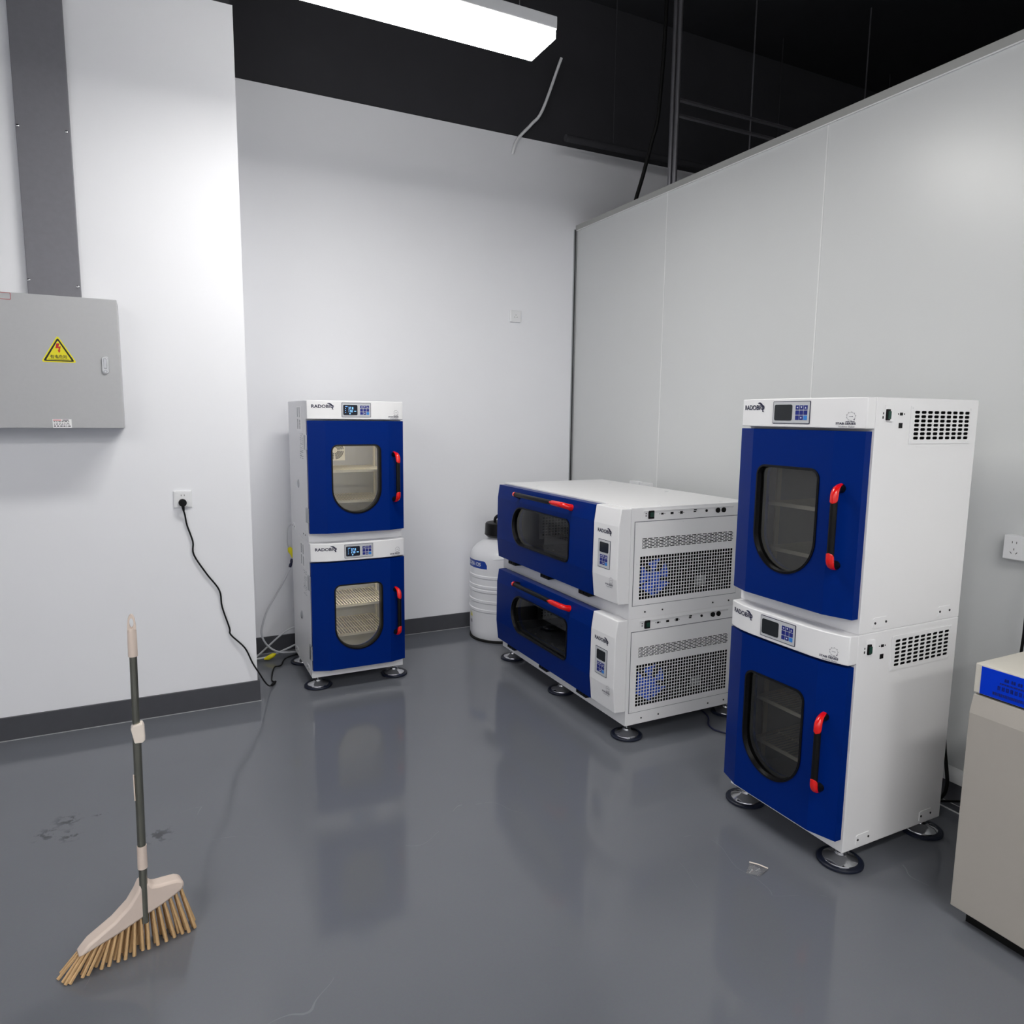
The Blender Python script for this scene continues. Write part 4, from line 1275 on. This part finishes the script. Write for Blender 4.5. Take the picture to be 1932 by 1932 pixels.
cable_thing('blue_cable', 'dark blue cable looping out over the floor from under the wide shakers', 'cable',
            [(2.62, 2.95, 0.008), (2.567, 2.755, 0.008), (2.50, 2.671, 0.008), (2.481, 2.617, 0.008), (2.491, 2.578, 0.008), (2.508, 2.543, 0.008), (2.56, 2.44, 0.008), (2.68, 2.30, 0.008)], 0.0045, 'bluecable')
cable_thing('trailing_cord', 'black cord hanging behind the right stack of incubators', 'cord',
            [(2.66, 1.66, 0.62), (2.70, 1.605, 0.42), (2.71, 1.587, 0.292), (2.71, 1.574, 0.221), (2.71, 1.568, 0.18), (2.71, 1.570, 0.146), (2.71, 1.578, 0.12), (2.71, 1.60, 0.09), (2.70, 1.68, 0.02), (2.69, 1.80, 0.008)], 0.007, 'black')
cable_thing('floor_cord', 'black cord lying level between the right stack and the off-white cabinet', 'cord',
            [(2.72, 1.80, 0.012), (2.76, 1.66, 0.045), (2.76, 1.629, 0.057), (2.76, 1.584, 0.079), (2.76, 1.54, 0.101), (2.76, 1.49, 0.12), (2.76, 1.40, 0.12), (2.76, 1.3, 0.02), (2.74, 1.26, 0.008)], 0.0055, 'black')
cable_thing('cabinet_cord', 'black cord dropping from the double socket behind the off-white cabinet', 'cord',
            [(2.892, 1.43, 1.085), (2.865, 1.428, 1.05), (2.852, 1.427, 0.93), (2.850, 1.426, 0.802), (2.850, 1.428, 0.70), (2.85, 1.42, 0.5), (2.85, 1.40, 0.2), (2.84, 1.36, 0.02)], 0.0055, 'black')

# ------------------------------------------------------------------ overhead: pipes, rails, cables above the partition
tag(MB().tube(smooth_path([(2.72, 4.70, 4.10), (2.60, 4.745, 3.75), (2.526, 4.77, 3.649), (2.45, 4.778, 3.568), (2.408, 4.78, 3.514), (2.392, 4.786, 3.462), (2.388, 4.799, 3.433)], 5), 0.011, 8).build('white_cable', 'plastic_white', None, smooth=60),
    'white cable curving down onto the top of the back wall', 'cable')
tag(MB().tube(smooth_path([(3.06, 3.96, 4.58), (3.06, 3.97, 4.0), (3.06, 4.0, 3.62), (3.06, 4.022, 3.494), (3.06, 4.062, 3.414), (3.06, 4.097, 3.332), (3.06, 4.159, 3.197), (3.06, 4.229, 3.064), (3.06, 4.30, 2.90)], 5), 0.0135, 8).build('black_cable', 'blackmatte', None, smooth=60),
    'thick black cable hanging from the dark ceiling behind the partition', 'cable')
for yy, nm in ((3.745, 'left pipe of the close pair of steel conduits rising above the partition'), (3.700, 'right pipe of the close pair of steel conduits rising above the partition')):
    g_ = MB().cyl((2.965, yy, ZP + 0.042), (2.965, yy, ZC), 0.0145, 18).build('conduit_pipe', 'conduit', None, smooth=50)
    tag(g_, nm, 'pipe', 'steel conduits above the partition')
dp = empty('shadow_band_bar', (2.66, 4.52, 3.50))  # added dark bar stands in for a shadow band on the upper wall
tag(dp, 'dark bar standing in for a shadow band along the top of the back wall', 'pipe')
MB().cyl((0, 0, 0), (X1 - 2.66, 0, 0), 0.024, 24).build('band_bar', 'dark_ceiling', dp, smooth=50)
for x in (0.4, 2.0, 3.3):
    MB().cyl((x, 0, 0.03), (x, 0, ZC - 3.50), 0.004, 8).build('band_hanger', 'dark_ceiling', dp)
for yy, zz, nm in ((3.9, 3.52, 'lower slim steel rail hung over the far side of the partition'), (3.9, 3.615, 'upper slim steel rail hung over the far side of the partition')):
    rl2 = MB().box((3.12, yy, zz), (X1 - 0.02, yy + 0.03, zz + 0.012))
    r_ = rl2.build('hanging_rail', 'conduit', None)
    tag(r_, nm, 'rail', 'rails above the partition')
for x in (3.775, 4.9):
    tag(MB().cyl((x, 3.915, 3.40), (x, 3.915, ZC), 0.005, 8).build('hanger_rod', 'conduit', None), 'thin steel hanger rod above the partition' + (', nearer one' if x < 4 else ', farther one'), 'rod', 'hanger rods above the partition')

# ------------------------------------------------------------------ off-white cabinet at the right edge
wc = empty('low_cabinet', (2.21, 1.228, 0))
tag(wc, 'off-white low cabinet with blue front label, cut off at the right edge', 'cabinet')
Dp, Ln = 0.56, 1.00       # depth along +x, length along -y
MB().box((0.0, -Ln, 0.758), (Dp, 0.0, 0.850)).build('lid', 'offwhite', wc, bevel=0.003)
MB().box((0.012, -Ln + 0.012, 0.750), (Dp - 0.012, -0.012, 0.760)).build('lid_seal', 'blackmatte', wc)
bp_ = [(0.002, 0.752), (-0.012, 0.694), (-0.010, 0.05), (0.02, 0.05), (Dp, 0.05), (Dp, 0.752)]
MB().prism(bp_, lambda a, b_, t_: (a, t_, b_), -Ln, 0.0).build('base', 'offwhite_body', wc, bevel=0.003)
MB().box((0.03, -Ln + 0.03, 0.0), (Dp - 0.03, -0.03, 0.05)).build('plinth', 'blackmatte', wc)
bl = lab(MB().box((-0.0012, -Ln + 0.02, 0.760), (0.0, -0.019, 0.845)).build('front_label', 'labelblue', wc), 'vivid blue label along the lid')
tx = MB()
def lfn(y, z): return (-0.0018, -y, z)
for y0, z0, w_, h_, s_ in ((0.085, 0.818, 0.055, 0.010, 'cjk'), (0.068, 0.789, 0.095, 0.013, 'big')):
    n_ = 3 if s_ == 'cjk' else 8
    for i in range(n_):
        a0 = y0 + w_ * i / n_
        ww = w_ / n_ * 0.72
        for j in range(3):
            tx.add([lfn(a0, z0 + h_ * j / 3), lfn(a0 + ww, z0 + h_ * j / 3), lfn(a0 + ww, z0 + h_ * (j + 0.5) / 3), lfn(a0, z0 + h_ * (j + 0.5) / 3)], [(0, 1, 2, 3)])
        for j in range(2):
            c_ = a0 + ww * (0.2 + 0.5 * j)
            tx.add([lfn(c_, z0), lfn(c_ + ww * 0.16, z0), lfn(c_ + ww * 0.16, z0 + h_), lfn(c_, z0 + h_)], [(0, 1, 2, 3)])
for y0, z0, w_, h_ in ((0.074, 0.807, 0.085, 0.005), (0.056, 0.770, 0.130, 0.009)):
    x = y0
    while x < y0 + w_:
        ww = random.uniform(0.002, 0.006)
        tx.add([lfn(x, z0), lfn(x + ww, z0), lfn(x + ww, z0 + h_), lfn(x, z0 + h_)], [(0, 1, 2, 3)])
        x += ww + 0.0015
tx.build('label_lettering', 'labelink', bl, fix=False)

# ------------------------------------------------------------------ broom
br = empty('broom', (-0.093, 2.20, 0))
tag(br, 'upright broom with dark steel pole and pale pink head in the left foreground', 'broom')
lean = lambda z: (0.0135 * z / 1.0, 0.0, z)
def along(z0, z1, r, n=20, rs=None): return [lean(z0), lean(z1)]
MB().tube([lean(0.085), lean(0.66)], 0.0112, 20).build('lower_pole', 'pole', br, smooth=50)
MB().tube([lean(0.64), lean(0.915)], 0.0098, 20).build('upper_pole', 'pole', br, smooth=50)
g_ = MB()
x0_ = lean(0.95)[0]
ny = 0.0075
outl = []
zs = [0.900, 0.905, 0.95, 0.985, 1.004, 1.014, 1.019]
ws_ = [0.0108, 0.0112, 0.0114, 0.0108, 0.0090, 0.0062, 0.0025]
outl = [(w_, z_) for w_, z_ in zip(ws_, zs)] + [(-w_, z_) for w_, z_ in reversed(list(zip(ws_, zs)))]
hole = [(0.0052 * math.cos(a * PI / 12), 0.995 + 0.0145 * math.sin(a * PI / 12)) for a in range(24)]
ol = []
import bisect
for a in range(24):                       # outline resampled as rays from the hole's centre
    an = a * PI / 12
    dx, dz = math.cos(an), math.sin(an)
    lo_, hi_ = 0.0, 0.2
    for _ in range(40):
        md = (lo_ + hi_) / 2
        x_, z_ = dx * md, 0.995 + dz * md
        ww = None
        if 0.975 <= z_ <= 1.0195:
            ww = lerp_table(list(zip(zs, ws_)), z_)
        inside = ww is not None and abs(x_) <= ww
        if inside: lo_ = md
        else: hi_ = md
    ol.append((dx * lo_, 0.995 + dz * lo_))
for sy in (-ny, ny):
    g_.ring([(x0_ + a, sy, z_) for a, z_ in ol], [(x0_ + a, sy, z_) for a, z_ in hole])
g_.strip([(x0_ + a, -ny, z_) for a, z_ in ol], [(x0_ + a, ny, z_) for a, z_ in ol])
g_.strip([(x0_ + a, -ny, z_) for a, z_ in hole], [(x0_ + a, ny, z_) for a, z_ in hole])
lab(g_.build('hanging_loop', 'pink', br, smooth=40, merge=True), 'pale pink loop end with a hole')
lab(MB().tube([(x0_ - 0.001, 0, 0.898), (x0_ - 0.0005, 0, 0.94), (x0_, 0, 0.972), (x0_, 0, 0.980)], [0.0122, 0.0122, 0.0115, 0.0095], 20).build('grip', 'pink', br, smooth=50), 'pale pink grip')
cl = MB().prism([(-0.0135, 0.690), (-0.008, 0.700), (0.0165, 0.702), (0.0205, 0.690), (0.0215, 0.652), (0.014, 0.645), (-0.006, 0.647), (-0.0095, 0.668)], lambda a, b_, t_: (lean(0.67)[0] + a, t_, b_), -0.0185, 0.0135)
lab(cl.build('clamp', 'pinklight', br, bevel=0.003), 'cream pink pole clamp')
lab(MB().tube([lean(0.257), lean(0.327)], [0.0135, 0.0128], 20).build('collar', 'pink', br, smooth=50), 'pale pink collar')
lab(MB().box((lean(0.50)[0] - 0.0135, -0.006, 0.47), (lean(0.5)[0] - 0.0105, 0.006, 0.545)).build('paper_tag', 'pink', br), 'small tag on the pole')
hdm = MB()
yw = math.radians(14)
def hfn(a, b_, t_): return (0.002 + a * math.cos(yw) - t_ * math.sin(yw), 0.016 + a * math.sin(yw) + t_ * math.cos(yw), b_)
outl = [(-0.180, 0.060), (-0.150, 0.090), (-0.085, 0.124), (-0.045, 0.156), (-0.024, 0.186), (-0.014, 0.206), (-0.009, 0.210), (0.009, 0.210), (0.013, 0.204), (0.020, 0.192), (0.034, 0.187), (0.062, 0.184), (0.088, 0.180), (0.103, 0.172), (0.108, 0.158),
        (0.103, 0.146), (0.085, 0.136), (0.050, 0.122), (-0.08, 0.082)]
hdm.prism(outl, hfn, -0.024, 0.024)
lab(hdm.build('head', 'pink', br, bevel=0.010, smooth=40), 'pale pink broom head')
bm_ = MB()
for i in range(17):
    for j in range(4):
        a = -0.160 + 0.258 * i / 16
        t_ = -0.016 + 0.032 * j / 3
        zt_ = lerp_table([(-0.18, 0.066), (-0.08, 0.088), (0.05, 0.126), (0.104, 0.150)], a)
        sp_ = 1.36 + random.uniform(-0.05, 0.05)
        e_ = hfn(a * sp_ + random.uniform(-0.004, 0.004), 0.003, t_ * 1.7 + random.uniform(-0.005, 0.005))
        s_ = hfn(a, zt_, t_)
        bm_.tube([s_, ((s_[0] + e_[0]) / 2, (s_[1] + e_[1]) / 2, (s_[2] + e_[2]) / 2), e_], [0.0035, 0.0046, 0.0052], 6)
lab(bm_.build('bristles', 'bristle', br), 'tan bristles')

# ------------------------------------------------------------------ little bag of screws on the floor
zbg = empty('zip_bag', (1.82, 1.675, 0))
tag(zbg, 'small clear zip bag of screws lying on the floor before the right stack', 'bag')
g = MB()
nx_, ny_ = 9, 8
A_, B_, C_, D_ = Vector((-0.041, 0.006, 0)), Vector((-0.008, -0.028, 0)), Vector((0.046, -0.012, 0)), Vector((0.014, 0.042, 0))
vs = []
for i in range(nx_ + 1):
    for j in range(ny_ + 1):
        u_, v_ = i / nx_, j / ny_
        p = A_ * (1 - u_) * (1 - v_) + B_ * u_ * (1 - v_) + C_ * u_ * v_ + D_ * (1 - u_) * v_
        bul = math.sin(PI * u_) * math.sin(PI * v_)
        vs.append((p.x, p.y, 0.002 + 0.010 * bul + random.uniform(0, 0.004) * (0.3 + bul)))
fs = [(i * (ny_ + 1) + j, (i + 1) * (ny_ + 1) + j, (i + 1) * (ny_ + 1) + j + 1, i * (ny_ + 1) + j + 1) for i in range(nx_) for j in range(ny_)]
g.add(vs, fs)
film = g.build('film', 'film', zbg, fix=False)
if film.data.polygons[0].normal.z < 0:
    film.data.flip_normals()
lab(MB().tube([(0.013, 0.043, 0.006), (0.030, 0.016, 0.008), (0.047, -0.012, 0.005)], 0.0022, 8).build('zip_strip', 'pinklight', zbg), 'pale zip strip')
for dx, dy, an, nm in ((-0.018, 0.004, 0.35, 'small silver screw in the clear bag, nearer the bag corner'), (0.010, 0.000, 0.1, 'small silver screw in the clear bag, nearer the zip strip')):
    s_ = empty('screw', (1.82 + dx, 1.675 + dy, 0.0035), an)
    tag(s_, nm, 'screw', 'screws in the clear bag')
    MB().tube([(-0.012, 0, 0), (0.008, 0, 0)], 0.0018, 8).build('shank', 'zinc', s_)
    MB().cyl((0.008, 0, 0), (0.0105, 0, 0), 0.0033, 10).build('screw_head', 'zinc', s_)
